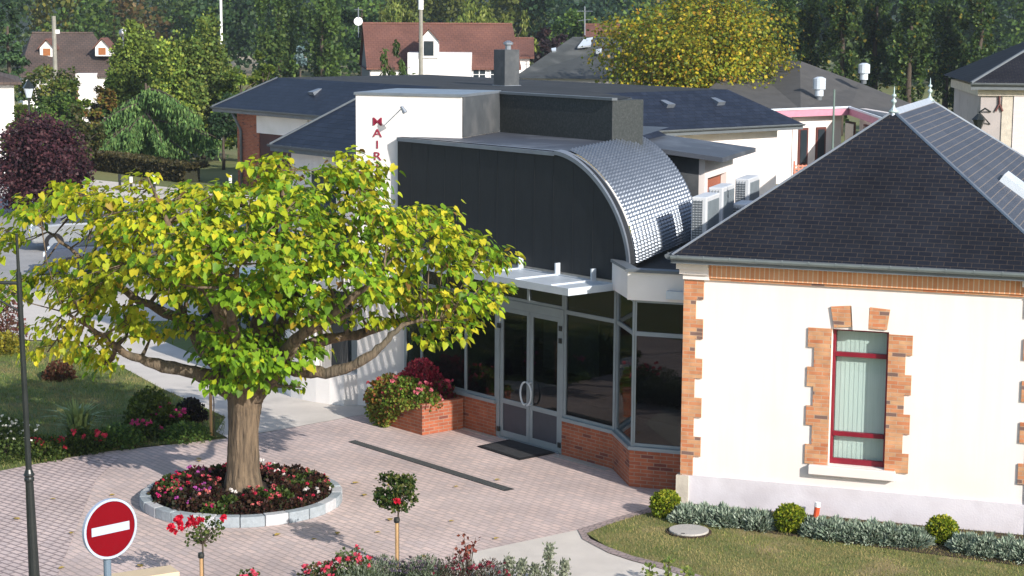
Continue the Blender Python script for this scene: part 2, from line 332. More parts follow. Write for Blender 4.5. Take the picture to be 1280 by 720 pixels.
setp(mb.build('lawn_edging', M['edge_setts']), kind='structure')
# hills behind the woods
hp = []; hf = []
nx, ny = 60, 8
for j in range(ny):
    for i in range(nx):
        x = -420+840*i/(nx-1); y = 330+60*j; hp.append((x, y, -1+(34*(j/(ny-1))**.8+5*math.sin(i*.7+j)+3*math.sin(i*1.9))*(j > 0)))
for j in range(ny-1):
    for i in range(nx-1): a = j*nx+i; hf.append((a, a+1, a+nx+1, a+nx))
M['hill'] = pm('wooded_hill', (.030, .050, .028), (.016, .028, .018), .12, 1, 1)
setp(MB().add(hp, hf).build('hills', M['hill'], smooth=True), kind='structure')
fld = MB(); a = [pd(250, 63, 300), pd(330, 63, 300)]; fld.quad((-60, 200, .03), (-30, 200, .03), (-25, 318, .03), (-60, 318, .03)); M['stubble'] = pm('stubble', (.42, .34, .22), (.34, .28, .18), 1, 1)
setp(fld.build('stubble_field', M['stubble']), kind='structure')
# ================================================================== brick-trimmed pavilion (right)
P0 = pg(851, 629); FB = Fr(P0, BB)
def solve_apex(px, py, o, ex, ey):     # o + u*(ex+ey) meets the pixel ray in plan
    r = ray(px, py); s = ex+ey; det = r.x*(-s.y)+s.x*r.y
    dx, dy = o.x-CAM.x, o.y-CAM.y; t = (dx*(-s.y)+s.x*dy)/det; u = (r.x*dy-r.y*dx)/det
    return u, H+t*r.z
OV = .32                                # eave overhang
_o = FB.p(-OV, -OV, 0); UA, ZR = solve_apex(1125, 142, _o, FB.ex, FB.ey)
u1z = FB.at(1168, 128, 0)
W = FB.at(1271, 600)[0]+.32; print('W', W, 2*(UA-OV)); UA = W/2+OV; ZR = FB.at(1125, 139, UA-OV)[1]
zc = FB.at(873, 349)[1]                 # underside of cornice
zg = 4.045
r_ = ray(1162, 130); q = FB.o+FB.ex*(UA-OV)
# ridge end: on the ridge line u=UA-OV, find depth where the ray meets the vertical plane u=const
t = (q-CAM).dot(FB.ex)/r_.dot(FB.ex); W2 = ((CAM+r_*t)-FB.o).dot(FB.ey)
print('pavilion', FB.o, 'UA', UA, 'ZR', ZR, 'W', W, 'zc', zc, 'ridge end w', W2)
RL = max(2.0, W2-(UA-OV)); DEP = 2*(UA-OV)+RL
pav = thing('pavilion', 'cream rendered pavilion with brick quoins, a tall slate hip roof and a red framed window', 'building', FB.o)
zp = FB.at(866, 593.5)[1]
wl, wt = FB.at(1042, 411); wr, _ = FB.at(1113, 413); _, wb = FB.at(1036, 581)
wl = (wl+FB.at(1033, 578)[0])/2; wr = (wr+FB.at(1104, 587)[0])/2
print('window', wl, wr, wb, wt, 'zp', zp)
mb = MB()
mb.box(FB, 0, wl, 0, .35, 0, zg-.02).box(FB, wr, W, 0, .35, 0, zg-.02).box(FB, wl, wr, 0, .35, 0, wb).box(FB, wl, wr, 0, .35, wt, zg-.02)
mb.box(FB, 0, .35, .352, DEP, 0, zg-.02).box(FB, W-.35, W, .352, DEP, 0, zg-.02).box(FB, .352, W-.352, DEP-.35, DEP-.002, 0, zg-.02)
wallp = mb.build('wall', M['plaster'], pav)
MB().box(FB, .02, W-.02, -.03, -.002, 0, zp).build('plinth', M['plinth'], wallp)
for s in (0, 1):
    u0 = -.07 if s == 0 else W-.13
    MB().box(FB, u0, u0+.20, -.07, .25, 0, zp-.01).build('corner_stone', M['stone'], wallp)
# quoins: toothed brick corners
def quoin(u, sgn, z0, z1, wn, ww, n, first, name='quoin', wexp=.03, deep=.30):
    mb = MB(); h = (z1-z0)/n
    for i in range(n):
        ww_ = ww if (i+first) % 2 else wn; a, b = sorted((u, u+sgn*ww_))
        mb.box(FB, a, b, -wexp, deep if name == 'quoin' else -.001, z0+i*h, z0+(i+1)*h-(0.0 if i == n-1 else .0005))
    return mb.build(name, M['quoin'], wallp)
quoin(-.012, 1, zp-.005, zc, .20, .32, 10, 0)
quoin(W+.012, -1, zp-.005, zc, .20, .32, 10, 0)
quoin(wl-.002, -1, wb-.0, wt, .26, .36, 7, 1, 'window_surround'); quoin(wr+.002, 1, wb-.03, wt-.03, .26, .36, 7, 1, 'window_surround')
def arch(pts):
    P = [FB.p(*(lambda a: (a[0], -.035, a[1]))(FB.at(x, y))) for x, y in pts]
    MB().prism(P, FB.ey*.034).build('arch_brick', M['quoin'], wallp)
arch([(1039, 383), (1064, 382), (1066, 408), (1043, 409)]); arch([(1088, 384), (1113, 387), (1109, 412), (1086, 410)])
P = [FB.p(a, -.05, b) for a, b in (FB.at(1065, 382), FB.at(1087, 384), FB.at(1085.5, 413), FB.at(1066.5, 412))]
MB().prism(P, FB.ey*.048).build('keystone', M['plaster'], wallp)
sa, sb = FB.at(1012, 583); sc1, sd1 = FB.at(1119, 604)
MB().box(FB, sa, sc1, -.11, .30, wb-.15, wb-.004).build('window_sill', M['plaster'], wallp, bevel=.008)
# cornice
cu = FB.at(888, 340)[0]
MB().box(FB, cu, W-.32, -.075, -.002, zc+.04, zg-.09).build('cornice_band', M['quoin_pale'], wallp)
MB().box(FB, cu, W-.32, -.045, -.003, zc, zc+.038).box(FB, cu, W-.32, -.10, -.002, zg-.088, zg-.03).build('cornice_trim', M['quoin'], wallp)
for a, b in ((-.07, cu-.003), (W-.317, W+.09)):
    mb = MB().box(FB, a+.05, b-(.0 if a < 0 else .05), -.07, .32, zc, zc+.085).box(FB, a+.0, b, -.115, .33, zc+.086, zc+.165).box(FB, a-.04, b+(0 if a < 0 else .04), -.16, .34, zc+.166, zg-.03)
    mb.build('cornice_block', M['plaster'], wallp)
# roof with slight bell-cast
zr = ZR; uo = UA-OV
OL = .14; e = [(-OL, -OV), (W+OV, -OV), (W+OV, DEP+OV), (-OL, DEP+OV)]; r1 = (uo, uo); r2 = (uo, uo+RL)
E4 = [FB.p(a, b, zg) for a, b in e]; K1, K2 = FB.p(r1[0], r1[1], zr), FB.p(r2[0], r2[1], zr)
roof = MB().quad(E4[0], E4[1], K1).build('roof', M['slate'], pav, fix=False)
MB().quad(E4[1], E4[2], K2, K1, mi=0).quad(E4[3], E4[0], K1, K2, mi=1).quad(E4[2], E4[3], K2, mi=1).quad(*E4[::-1], mi=2).build('side_roof', [M['slate_lined_sunlit'], M['slate'], M['white_paint']], roof, fix=False)
mb = MB(); mb.tube([E4[0], K1], .022, 6).tube([E4[1], K1], .03, 6).tube([E4[2], K2], .03, 6)
mb.build('hip_flashing', M['zinc'], roof, split=True)
mb = MB(); kk = FB.ex*.13; dz = Vector((0, 0, -.12))
for sg in (1, -1): mb.quad(*[p for p in (K1+Vector((0, 0, .04))-FB.ey*.05, K2+Vector((0, 0, .04))+FB.ey*.05, K2+kk*sg+dz+FB.ey*.05, K1+kk*sg+dz-FB.ey*.05)][::sg])
mb.quad(K1+Vector((0, 0, .04))-FB.ey*.05, K1+kk+dz-FB.ey*.05, K1+dz*1.2-FB.ey*.14, K1-kk+dz-FB.ey*.05)
M['ridge_zinc'] = pm('light_ridge_zinc', (.42, .46, .52), (.34, .38, .44), 5, .5, metal=.2)
mb.build('ridge_cap', M['ridge_zinc'], roof)
M['verdigris'] = pm('verdigris_zinc', (.50, .60, .60), (.36, .47, .47), 12, .5, metal=.3)
for k in (K1, K2):
    MB().lathe(k+Vector((0, 0, .0)), [(r_f*.72, z_f*.62) for r_f, z_f in ((.14, -.03), (.06, .05), (.028, .12), (.025, .20), (.05, .22), (.065, .26), (.05, .30), (.022, .32), (.02, .36), (.045, .38), (.055, .41), (.04, .44), (.014, .46), (.010, .60), (.002, .66))], 12).build('finial', M['verdigris'], roof, smooth=True)
# gutters (half round with brackets)
def gutter(p, q, out, parent, r=.075, mat='zinc_dark', name='gutter', nb=12):
    mb = MB(); p = Vector(p)+out*r*.6; q = Vector(q)+out*r*.6; prof = [(math.cos(a), math.sin(a)) for a in [math.pi+math.pi*k/8 for k in range(9)]]
    ring = lambda c, rr: [c+out*rr*x+Vector((0, 0, rr*z)) for x, z in prof]
    A_, B_ = ring(p, r), ring(q, r); A2, B2 = ring(p, r*.86), ring(q, r*.86)
    V = A_+B_+A2+B2; n = 9; fs = [(i, i+1, n+i+1, n+i) for i in range(8)]+[(2*n+i+1, 2*n+i, 3*n+i, 3*n+i+1) for i in range(8)]+[(0, n, 3*n, 2*n), (n-1, 2*n+n-1, 3*n+n-1, 2*n-1)]
    fs += [tuple(range(9)), tuple(range(n, 2*n))]
    mb.add(V, fs)
    for i in range(nb+1):
        c = p.lerp(q, (i+.3)/(nb+.6)); t = (q-p).normalized()
        rr = ring(c, r*1.09); mb.add([v-t*.009 for v in rr]+[v+t*.009 for v in rr], [(j, j+1, 9+j+1, 9+j) for j in range(8)])
        mb.tube([c+out*r, c+out*r+Vector((0, 0, .018))], .009, 5)
    return mb.build(name, M[mat], parent)
gutter(E4[0]+Vector((0, 0, -.005)), E4[1]+Vector((0, 0, -.005)), -FB.ey, roof, nb=14, mat='gutter_zinc', r=.065)
gutter(E4[1]+Vector((0, 0, -.005)), E4[2]+Vector((0, 0, -.005)), FB.ex, roof, nb=14); gutter(E4[3]+Vector((0, 0, -.005)), E4[0]+Vector((0, 0, -.005)), -FB.ex, roof, nb=14)
MB().box(FB, -OL+.01, W+OV-.01, -OV-.012, -OV, zg-.13, zg+.0).box(FB, -OL-.012, -OL, -OV-.012, DEP+OV, zg-.13, zg+.0).build('fascia', M['zinc_dark'], roof)
# window: dark red frame, glass, blinds
win = MB(); fd = (.12, .18); g = .045
win.box(FB, wl+.003, wl+g, *fd, wb+.002, wt-.002).box(FB, wr-g, wr-.003, *fd, wb+.002, wt-.002).box(FB, wl+g, wr-g, *fd, wb+.002, wb+.09).box(FB, wl+g, wr-g, *fd, wt-.04, wt-.002)
z1 = FB.at(1043, 442, .12)[1]; z2 = FB.at(1038, 541, .12)[1]
win.box(FB, wl+g, wr-g, .11, .18, z1-.035, z1+.035).box(FB, wl+g, wr-g, .11, .18, z2-.035, z2+.035)
wn = win.build('window', M['darkred'], pav, bevel=.004)
MB().quad(FB.p(wl+g, .15, wb+.09), FB.p(wr-g, .15, wb+.09), FB.p(wr-g, .15, wt-.04), FB.p(wl+g, .15, wt-.04)).build('pane', M['glass'], wn, fix=False)
bl = MB()
n = 11
for i in range(n):
    a = wl+.05+(wr-wl-.1)*i/n; bl.quad(FB.p(a-.004, .225, wb+.03), FB.p(a+.078, .231, wb+.03), FB.p(a+.078, .231, wt-.02), FB.p(a-.004, .225, wt-.02))
bl.box(FB, wl+.02, wr-.02, .26, .30, wt-.05, wt-.01)
bl.build('blind', M['blind'], wn, fix=False)
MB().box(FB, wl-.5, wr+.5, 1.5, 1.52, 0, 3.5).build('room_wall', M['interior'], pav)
# dormer skylight on the right slope
qv = ray(1254, 222); rl = None
def on_slope(px, py):                    # right roof plane: through E4[1], E4[2], K1
    n_ = (E4[2]-E4[1]).cross(K1-E4[1]).normalized(); r = ray(px, py); return CAM+r*((E4[1]-CAM).dot(n_)/r.dot(n_)), n_
p_, n_ = on_slope(1249, 226); up_ = (K1-E4[1]); up_ = (up_-FB.ey*up_.dot(FB.ey)).normalized(); n_ = FB.ey.cross(up_)*-1
if n_.z < 0: n_ = -n_
sk = thing('skylight', 'pale metal framed skylight set in the lined slate slope at the right frame edge', 'skylight', p_)
mb = MB(); a0 = p_-up_*0.0; S = lambda a, b, h: a0-FB.ey*a-up_*b+n_*h
def sbox(mb, a0_, a1_, b0, b1, h0, h1):
    P = [S(a, b, h) for h in (h0, h1) for a, b in ((a0_, b0), (a1_, b0), (a1_, b1), (a0_, b1))]
    mb.add(P, [(3, 2, 1, 0), (4, 5, 6, 7), (0, 1, 5, 4), (1, 2, 6, 5), (2, 3, 7, 6), (3, 0, 4, 7)])
sbox(mb, -.8, 0, 0, .08, -.05, .13); sbox(mb, -.8, 0, 1.12, 1.2, -.05, .13); sbox(mb, -.08, 0, .08, 1.12, -.05, .13); sbox(mb, -.8, -.72, .08, 1.12, -.05, .13); sbox(mb, -.43, -.39, .08, 1.12, -.05, .12)
mb.build('frame', M['white_metal'], sk); mb = MB(); sbox(mb, -.72, -.08, .08, 1.12, .05, .07)
M['skyglass'] = pm('skylight_glass', (.25, .33, .38), (.2, .28, .33), 1, .1, spec=.8); mb.build('pane', M['skyglass'], sk)

# ================================================================== modern entrance wing
gz = .665                                 # sill height
FA = Fr(pg(581.7, 535.5), AA)
uC, _ = FA.uw(pg(772, 538.4, gz)); bay = pg(787, 559, gz); FY = Fr(bay, BB)   # bay front plane
cornerA = FA.p(uC, 0, 0)
uL = FA.uw(FA.p(FA.at(505, 470)[0], 0, 0))[0]
ZT = 3.14; TR = 2.57
print('FA', FA.o, 'uC', uC, 'uL', uL, 'bay', bay, 'cornerA', cornerA)
ent = thing('entrance_wing', 'dark clad entrance hall with curved metal roof and grey framed glass front', 'building', FA.o)
ud0, ud1 = FA.at(619, 500)[0], FA.at(702, 530)[0]
# brick plinth under the glazing
def seg_box(mb, p, q, t0, t1, z0, z1):     # wall slab between plan points, thickness t0..t1 behind
    p = Vector((p.x, p.y, 0)); q = Vector((q.x, q.y, 0)); e_ = (q-p); L_ = e_.length; fr = Fr(p, math.degrees(math.atan2(e_.y, e_.x))); mb.box(fr, 0, L_, t0, t1, z0, z1); return fr, L_
bayP = Vector((bay.x, bay.y, 0)); bayE = bayP+FY.ex*1.5
mb = MB(); mb.box(FA, uL, ud0, 0, .25, 0, gz-.04).box(FA, ud1, uC, 0, .25, 0, gz-.04); seg_box(mb, cornerA, bayP, .002, .22, 0, gz-.04); mb.box(FY, 0.0, 1.3, 0, .25, 0, gz-.04)
base = mb.build('brick_base', M['redbrick'], ent, split=True)
mb = MB(); mb.box(FA, uL, ud0, -.03, .2, gz-.04, gz+.02).box(FA, ud1, uC, -.03, .2, gz-.04, gz+.02); seg_box(mb, cornerA, bayP, -.03, .2, gz-.041, gz+.019); mb.box(FY, -.02, 1.3, -.03, .2, gz-.042, gz+.018)
mb.build('sill', M['alu'], base, split=True)
# glazing frames
def glazed(fr, u0, u1, posts, z0, z1, trs, name='window', w0=.03, w1=.09, pw=.055, tint='glass_dark', cut=None):
    mb = MB()
    for p in posts: mb.box(fr, p-pw/2, p+pw/2, w0, w1, z0, z1)
    mb.box(fr, u0, u1, w0+.004, w1-.004, z0, z0+.05).box(fr, u0, u1, w0+.004, w1-.004, z1-.05, z1)
    for t_ in trs: mb.box(fr, u0, u1, w0+.003, w1-.003, t_-.035, t_+.035)
    o = mb.build(name, M['alu'], ent)
    MB().box(fr, u0, u1, w0+.025, w0+.033, z0+.02, z1-.02).build('pane', M[tint], o); return o
pL = [uL, FA.at(525, 480)[0], FA.at(580, 480)[0], ud0-.03]
glazed(FA, uL, ud0, pL, gz+.02, ZT, [TR])
pR = [ud1+.03, uC-.03]
glazed(FA, ud1, uC, pR, gz+.02, ZT, [TR])
eA = bayP-Vector((cornerA.x, cornerA.y, 0)); frS = Fr(cornerA, math.degrees(math.atan2(eA.y, eA.x)))
glazed(frS, 0, eA.length, [.03, eA.length-.03], gz+.02, ZT, [TR])
glazed(FY, 0, 1.2, [.035, 1.1], gz+.02, ZT, [TR])
glazed(FA, ud0, ud1, [ud0+.03, (ud0+ud1)/2-.05, ud1-.03], TR+.035, ZT, [], name='transom_window')
# double door
um = (ud0+ud1)/2
mb = MB().box(FA, ud0, ud0+.09, .02, .1, .02, TR+.03).box(FA, ud1-.09, ud1, .02, .1, .02, TR+.03).box(FA, ud0+.09, ud1-.09, .021, .1, TR-.12, TR+.03).box(FA, ud0+.09, ud1-.09, .0, .12, .0, .03)
mb.build('door_frame', M['alu'], ent)
for a, b, hs in ((ud0+.095, um-.004, 1), (um+.004, ud1-.095, -1)):
    mb = MB().box(FA, a, a+.08, .035, .085, .035, TR-.125).box(FA, b-.08, b, .035, .085, .035, TR-.125).box(FA, a+.08, b-.08, .036, .084, .035, .15).box(FA, a+.08, b-.08, .036, .084, TR-.205, TR-.125).box(FA, a+.08, b-.08, .036, .084, .66, .75)
    d_ = mb.build('door', M['alu'], ent, bevel=.004)
    MB().box(FA, a+.08, b-.08, .05, .07, .15, .66).build('lower_panel', M['panel_dark'], d_)
    MB().box(FA, a+.08, b-.08, .056, .064, .75, TR-.205).build('pane', M['glass_dark'], d_)
    cu_ = um; mb = MB(); zc_ = FA.at(656, 491)[1]
    pts = [FA.p(cu_+hs*-1*(.02+.13*math.cos(t_)), -.05, zc_+.21*math.sin(t_)) for t_ in [(-math.pi/2)*.97+math.pi*.97*k/12 for k in range(13)]]
    mb.tube(pts, .017, 8)
    for t_ in (pts[1], pts[-2]): mb.tube([t_, t_+FA.ey*.09], .012, 6)
    mb.build('handle', M['white_metal'], d_, smooth=True)
    hb = MB()
    uu = a-.02 if hs == 1 else b+.02
    for zz in ((.12, 2.0, 2.22) if hs == -1 else (.12, 2.05)): hb.box(FA, uu-.035, uu+.035, .0, .034, zz, zz+.09)
    hb.build('hinge', M['black_paint'], d_)
# interior
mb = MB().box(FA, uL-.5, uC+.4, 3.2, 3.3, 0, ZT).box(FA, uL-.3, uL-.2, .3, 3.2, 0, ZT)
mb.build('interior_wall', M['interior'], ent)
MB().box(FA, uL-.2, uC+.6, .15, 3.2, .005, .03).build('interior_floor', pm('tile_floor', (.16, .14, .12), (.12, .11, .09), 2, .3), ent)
MB().box(FA, ud0+.3, ud1-.05, .9, .92, 1.25, TR-.1).build('roller_blind', M['blind'], ent)
# ceiling over the entrance
p1 = FA.p(uL, .1, ZT+.01)
poly = [FA.p(uL, .02, 0), FA.p(uC, .02, 0), FY.p(0, .02, 0), FY.p(1.4, .02, 0), FY.p(1.4, 6.5, 0), FY.p(-1.4, 6.5, 0), FA.p(uL, 4, 0)]
MB().prism([Vector((p.x, p.y, ZT+.005)) for p in poly], (0, 0, .25)).build('ceiling_slab', M['white'], ent)
# parapet of the bay
mb = MB(); ztp = 3.60
fs_, L_ = seg_box(mb, cornerA-eA.normalized()*.0, bayP-FY.ey*.0-eA.normalized()*-.02, -.06, .06, ZT, ztp)
mb.box(FY, -.06, 1.3, -.06, .08, ZT-.002, ztp-.002)
par = mb.build('parapet', M['white'], ent)
MB().box(FA, ud1, uC-.02, -.17, -.002, 0, .012).box(FA, uL, ud0, -.10, -.002, 0, .012).build('base_strip', M['concrete'], ent, split=True)
mb = MB(); seg_box(mb, cornerA, bayP+eA.normalized()*.06, -.09, .10, ztp+.002, ztp+.05); mb.box(FY, -.09, 1.35, -.1, .13, ztp, ztp+.046); mb.build('coping', M['zinc_dark'], par)
mb = MB().box(FY, .62, 1.1, -.17, -.07, ZT+.06, ZT+.19); mb.build('vent_box', M['white_metal'], par)
MB().prism([Vector((p.x, p.y, 3.42)) for p in (FY.p(.06, .05, 0), FY.p(6, .05, 0), FY.p(6, 9, 0), FY.p(-.6, 9, 0), FA.p(uC, .1, 0))], (0, 0, .04)).build('flat_roof', M['felt'], ent)
# black end wall of the vault, in the facade plane
wA = -.03
def a2(x, y): return FA.at(x, y, wA)
uTL, zTL = a2(497, 173); uR0, zR0 = a2(694, 188); uR1, zR1 = a2(786, 331)
ZV = (zTL+zR0)/2; print('vault', uTL, zTL, uR0, zR0, uR1, zR1)
curve = [(uR0, ZV)]
for x, y in ((716, 195), (733, 207), (747, 221), (758, 237), (766, 254), (773, 273), (779, 292), (783, 310), (786, 331)):
    curve.append(a2(x, y))
us = np.array([c[0] for c in curve]); zs = np.array([c[1] for c in curve])
# smooth superellipse fit through the samples
a_, b_ = us[-1]-us[0], zs[0]-zs[-1]; bestp = min(np.arange(1.6, 3.2, .05), key=lambda p: sum((abs(1-((u-us[0])/a_)**p)**(1/p)*b_-(z-zs[-1]))**2 for u, z in zip(us[1:-1], zs[1:-1])))
print('superellipse', bestp, a_, b_)
def prof(k, n=28):
    th = math.pi/2*k/n; return us[0]+a_*math.sin(th)**(2/bestp), zs[-1]+b_*math.cos(th)**(2/bestp)
PR = [prof(k) for k in range(29)]
zb = 3.28
pts = [FA.p(uTL, wA, zb), FA.p(uTL, wA, ZV)]+[FA.p(u, wA, z) for u, z in PR]
pts += [FA.p(uC+.02, wA, PR[-1][1]), FA.p(uC+.02, wA, 3.62), FA.p(uC-.04, wA, 3.62), FA.p(uC-.04, wA, zb)]
vault = MB().prism(pts, FA.ey*.14)
M['black_clad'] = pm('black_cladding', (.021, .024, .028), (.016, .0185, .022), 9, .6, .15, stretch=(1, 1, .2), spec=.3)
vw = vault.build('end_wall', M['black_clad'], ent)
mb = MB()
uu = uTL+.45
while uu < uR1-.3:
    zz = ZV if uu < uR0 else min(ZV, np.interp(uu, us, zs)); mb.box(FA, uu-.004, uu+.004, wA-.004, wA-.001, zb+.02, zz-.02); uu += .52
mb.build('cladding_joint', pm('joint_strip', (.019, .021, .024), None, 4, .5), vw)
M['zinc_rim'] = pm('rim_zinc', (.24, .27, .31), (.19, .21, .25), 3, .5, .05, metal=.3)
# roof skin follows the profile and runs back along the pavilion direction
LEN = 4.65; RIM = .30
def vp_(k, s): u, z = PR[k]; return FA.p(u, wA, z)+FB.ey*s
def vpf(kf, s, h):
    k = min(int(kf), 27); f = kf-k; P_ = vp_(k, s).lerp(vp_(k+1, s), f); t_ = (vp_(k+1, s)-vp_(k, s)).normalized(); nn = t_.cross(FB.ey).normalized()
    if nn.z < 0 or (abs(nn.z) < .05 and nn.x < 0): nn = -nn
    return P_+nn*h
mb = MB(); n = 29
V = [vpf(k, s, .02) for k in range(n) for s in (-.05, RIM)]
mb.add(V+[v-Vector((0, 0, .0)) for v in []], [(2*k, 2*k+1, 2*k+3, 2*k+2) for k in range(n-1)])
# rim over the flat part and its turned-down edge
TLp = FA.p(uTL, wA, ZV)
mb.quad(TLp-FB.ey*.05, vp_(0, -.05), vp_(0, RIM), TLp+FB.ey*RIM)
dn = Vector((0, 0, -.07)); 
mb.quad(TLp-FB.ey*.05, vp_(0, -.05), vp_(0, -.05)+dn, TLp-FB.ey*.05+dn)
for k in range(n-1):
    ta = (vp_(k+1, 0)-vp_(k, 0)); inn = Vector((-ta.z*0, 0, 0)); 
    c0, c1 = vpf(k, -.05, .02), vpf(k+1, -.05, .02); ctr = FA.p(uR0-.1, wA, zs[-1])-FB.ey*.05
    mb.quad(c0, c1, c1+(ctr-c1).normalized()*.07, c0+(ctr-c0).normalized()*.07)
mb.build('roof_rim', M['zinc_rim'], ent, smooth=False, fix=False)
# crimped corrugated curve
NS, NK = 21*8, 28*8
V = []; k0 = 3.0
for i in range(NK+1):
    kf = k0+(28-k0)*i/NK
    for j in range(NS+1):
        s = RIM+(LEN-RIM)*j/NS; cx = .5+.5*math.sin(j/8*2*math.pi); cz = .5+.5*math.sin(i/6.0*2*math.pi)
        V.append(vpf(kf, s, .012+.075*cx**1.5+.014*cz*cx))
fs = [(i*(NS+1)+j, i*(NS+1)+j+1, (i+1)*(NS+1)+j+1, (i+1)*(NS+1)+j) for i in range(NK) for j in range(NS)]
M['crimped'] = pm('crimped_steel', (.27, .30, .34), (.21, .24, .28), 3, .36, metal=.7)
MB().add(V, fs).build('curved_sheet', M['crimped'], ent, smooth=True)
# flat zinc roof behind / above, sloping gently down to the right at the back block
BT = Fr(vp_(0, 0), BB)
zF = ZV+.012
PYO = Fr((pg(500, 511)+FB.ey*.0), BB)     # plane of the white pylon
pyR = PYO.at(577, 177)[0]; pyL = PYO.at(445, 177)[0]; ZP = 6.16
print('pylon', PYO.o, pyL, pyR, PYO.at(500, 123)[1], PYO.at(577, 178)[1])
rs = [TLp+FB.ey*RIM, vp_(0, RIM), vpf(k0, RIM, 0.01), vpf(k0, LEN, .01), vp_(0, LEN)]
eR = pg(903, 203, 4.92); eR2 = pg(942, 190, 4.92); eL2 = pd(792, 174, 40.5)
zt = ZV
backL = vp_(0, LEN)
poly = [TLp+FB.ey*RIM+Vector((0, 0, .006)), vpf(k0, RIM, .03), vpf(k0, LEN, .03)+Vector((0, 0, .0)), vp_(0, LEN)+FB.ey*3+Vector((0, 0, .01)), TLp+FB.ey*6+Vector((0, 0, .01))]
M['zinc_roof'] = pm('dull_zinc_roof', (.075, .086, .108), (.062, .07, .088), 1.5, .6, .05, metal=.2, dirt=((.13, .145, .17), 1.1))
MB().quad(*poly).build('flat_zinc_roof', M['zinc_roof'], ent, fix=False)
mb = MB()
seam = [vpf(k0, RIM, .03), vpf(k0, LEN, .03)]
for s0 in range(20):
    c = seam[0].lerp(seam[1], (s0+.5)/20); mb.lathe(c+Vector((0, 0, .0))-FB.ex*.03, [(.012, 0), (.012, .03)], 6)
for s0 in range(11):
    c = FA.p(uTL, wA, ZV)+FB.ey*2.2+FB.ex*1.3 + FB.ey*s0*.19; mb.lathe(c+Vector((0, 0, .012)), [(.012, 0), (.012, .03)], 6)
mb.build('roof_fixing', M['zinc'], ent)
# back block behind the vault
bA = vpf(6.5, LEN-.02, .0); 
blk = MB()
uu0, ww0 = FB.uw(eR); topz = 4.92
F2 = Fr(FB.p(uu0, ww0, 0), BB); print('back block', F2.o, 'len', (eR2-eR).length)
dl = (eR2-eR).length; ul = F2.uw(vp_(0, LEN))[0]
zl = 5.13; th_ = .1
P = [F2.p(0, 0, topz), F2.p(0, dl, topz), F2.p(ul, dl, zl), F2.p(ul, 0, zl)]
blk.prism(P, (0, 0, .09)); br = blk.build('back_roof', M['zinc_roof'], ent)
P = [F2.p(-.55, .35, 3.4), F2.p(-.55, .35, topz+.10), F2.p(ul, .35, zl), F2.p(ul, .35, 3.4)]
P[1].z = topz+(zl-topz)*(.55/(-ul));  MB().prism(P, FB.ey*.12).build('back_wall', M['clad_grey'], ent)
mb = MB().box(F2, -.549, -.43, .35, dl-.2, 4.55, topz+.02).box(F2, -.549, -.43, .35, .6, 3.4, 4.55).box(F2, -.549, -.43, 2.2, dl-.2, 3.4, 4.55)
mb.build('side_wall', M['plaster'], ent)
MB().box(F2, -.60, -.56, .55, 2.25, 3.4, 4.6).build('timber_panel', pm('red_timber', (.38, .13, .07), (.28, .08, .05), 7, .7, stretch=(1, 1, 8)), ent)
# white pylon with MAIRIE
mb = MB().box(PYO, pyL, pyR, 0, 2.1, 0, ZP); py = mb.build('pylon', M['white'], ent)
MB().box(PYO, pyL-.03, pyR+.03, -.03, 2.12, ZP, ZP+.05).build('coping', M['zinc'], py)
K0 = PYO.p(pyR+.012, .02, 0); blen = 2.05
MB().box(PYO, pyR+.002, pyR+.03, .02, blen, ZV+.02, ZP-.002).build('side_cladding', M['clad_grey'], py)
FK = Fr(PYO.p(pyR+.03, blen, 0), AA)
ub = FK.at(765, 160)[0]; print('attic width', ub)
at_ = MB().box(FK, .002, ub, .0, .8, ZV-.1, ZP-.02).build('attic', [M['clad_dark']], ent)
P = [FK.p(ub+.002, .0, ZV-.1), FK.p(ub+.002, 3.6, ZV-.1)]
fr3 = Fr(FK.p(ub+.003, 0, 0), BB)
MB().prism([fr3.p(0, 0, ZV-.3), fr3.p(0, 1.3, ZV-.3), fr3.p(-1.2, 1.3, ZV-.3), fr3.p(-1.2, .8, ZV-.3)], (0, 0, ZP-.02-ZV+.3)).build('attic_side', M['clad_grey'], at_)
mb = MB().box(FK, -.02, ub+.03, -.035, .1, ZP-.018, ZP+.03); mb.build('attic_coping', M['zinc_dark'], at_)
MB().quad(*[Vector((p.x, p.y, ZP-.012)) for p in (PYO.p(pyL, 2.1, 0), PYO.p(pyR+.03, 2.05, 0), FK.p(ub, 0.1, 0), fr3.p(0, 1.3, 0), PYO.p(pyR, 6, 0), PYO.p(pyL, 5.5, 0))]).build('attic_roof', M['felt'], at_)
def letter(ch, px, py, hh):
    u, z = PYO.at(px, py, -.02); cu = bpy.data.curves.new('letter', 'FONT'); cu.body = ch; cu.size = hh/.70; cu.extrude = .006; cu.align_x = 'CENTER'; cu.offset = .0005
    ob = bpy.data.objects.new('tmp', cu); C.objects.link(ob); bpy.context.view_layer.update(); me = bpy.data.meshes.new_from_object(ob.evaluated_get(bpy.context.evaluated_depsgraph_get())); bpy.data.objects.remove(ob)
    mt = Matrix((PYO.ex*1.3, Vector((0, 0, 1)), -PYO.ey)).transposed().to_4x4(); mt.translation = PYO.p(u, -.012, z-hh/2)-OFF[py_]
    me.transform(mt); me.materials.clear(); me.materials.append(M['letter_red']); o = bpy.data.objects.new('letter', me); C.objects.link(o); o.parent = py_; OFF[o] = OFF[py_]
py_ = py
for i, ch in enumerate('MAIRIE'): letter(ch, 471.5-.05*i, 151.8+14.4*i, .158)
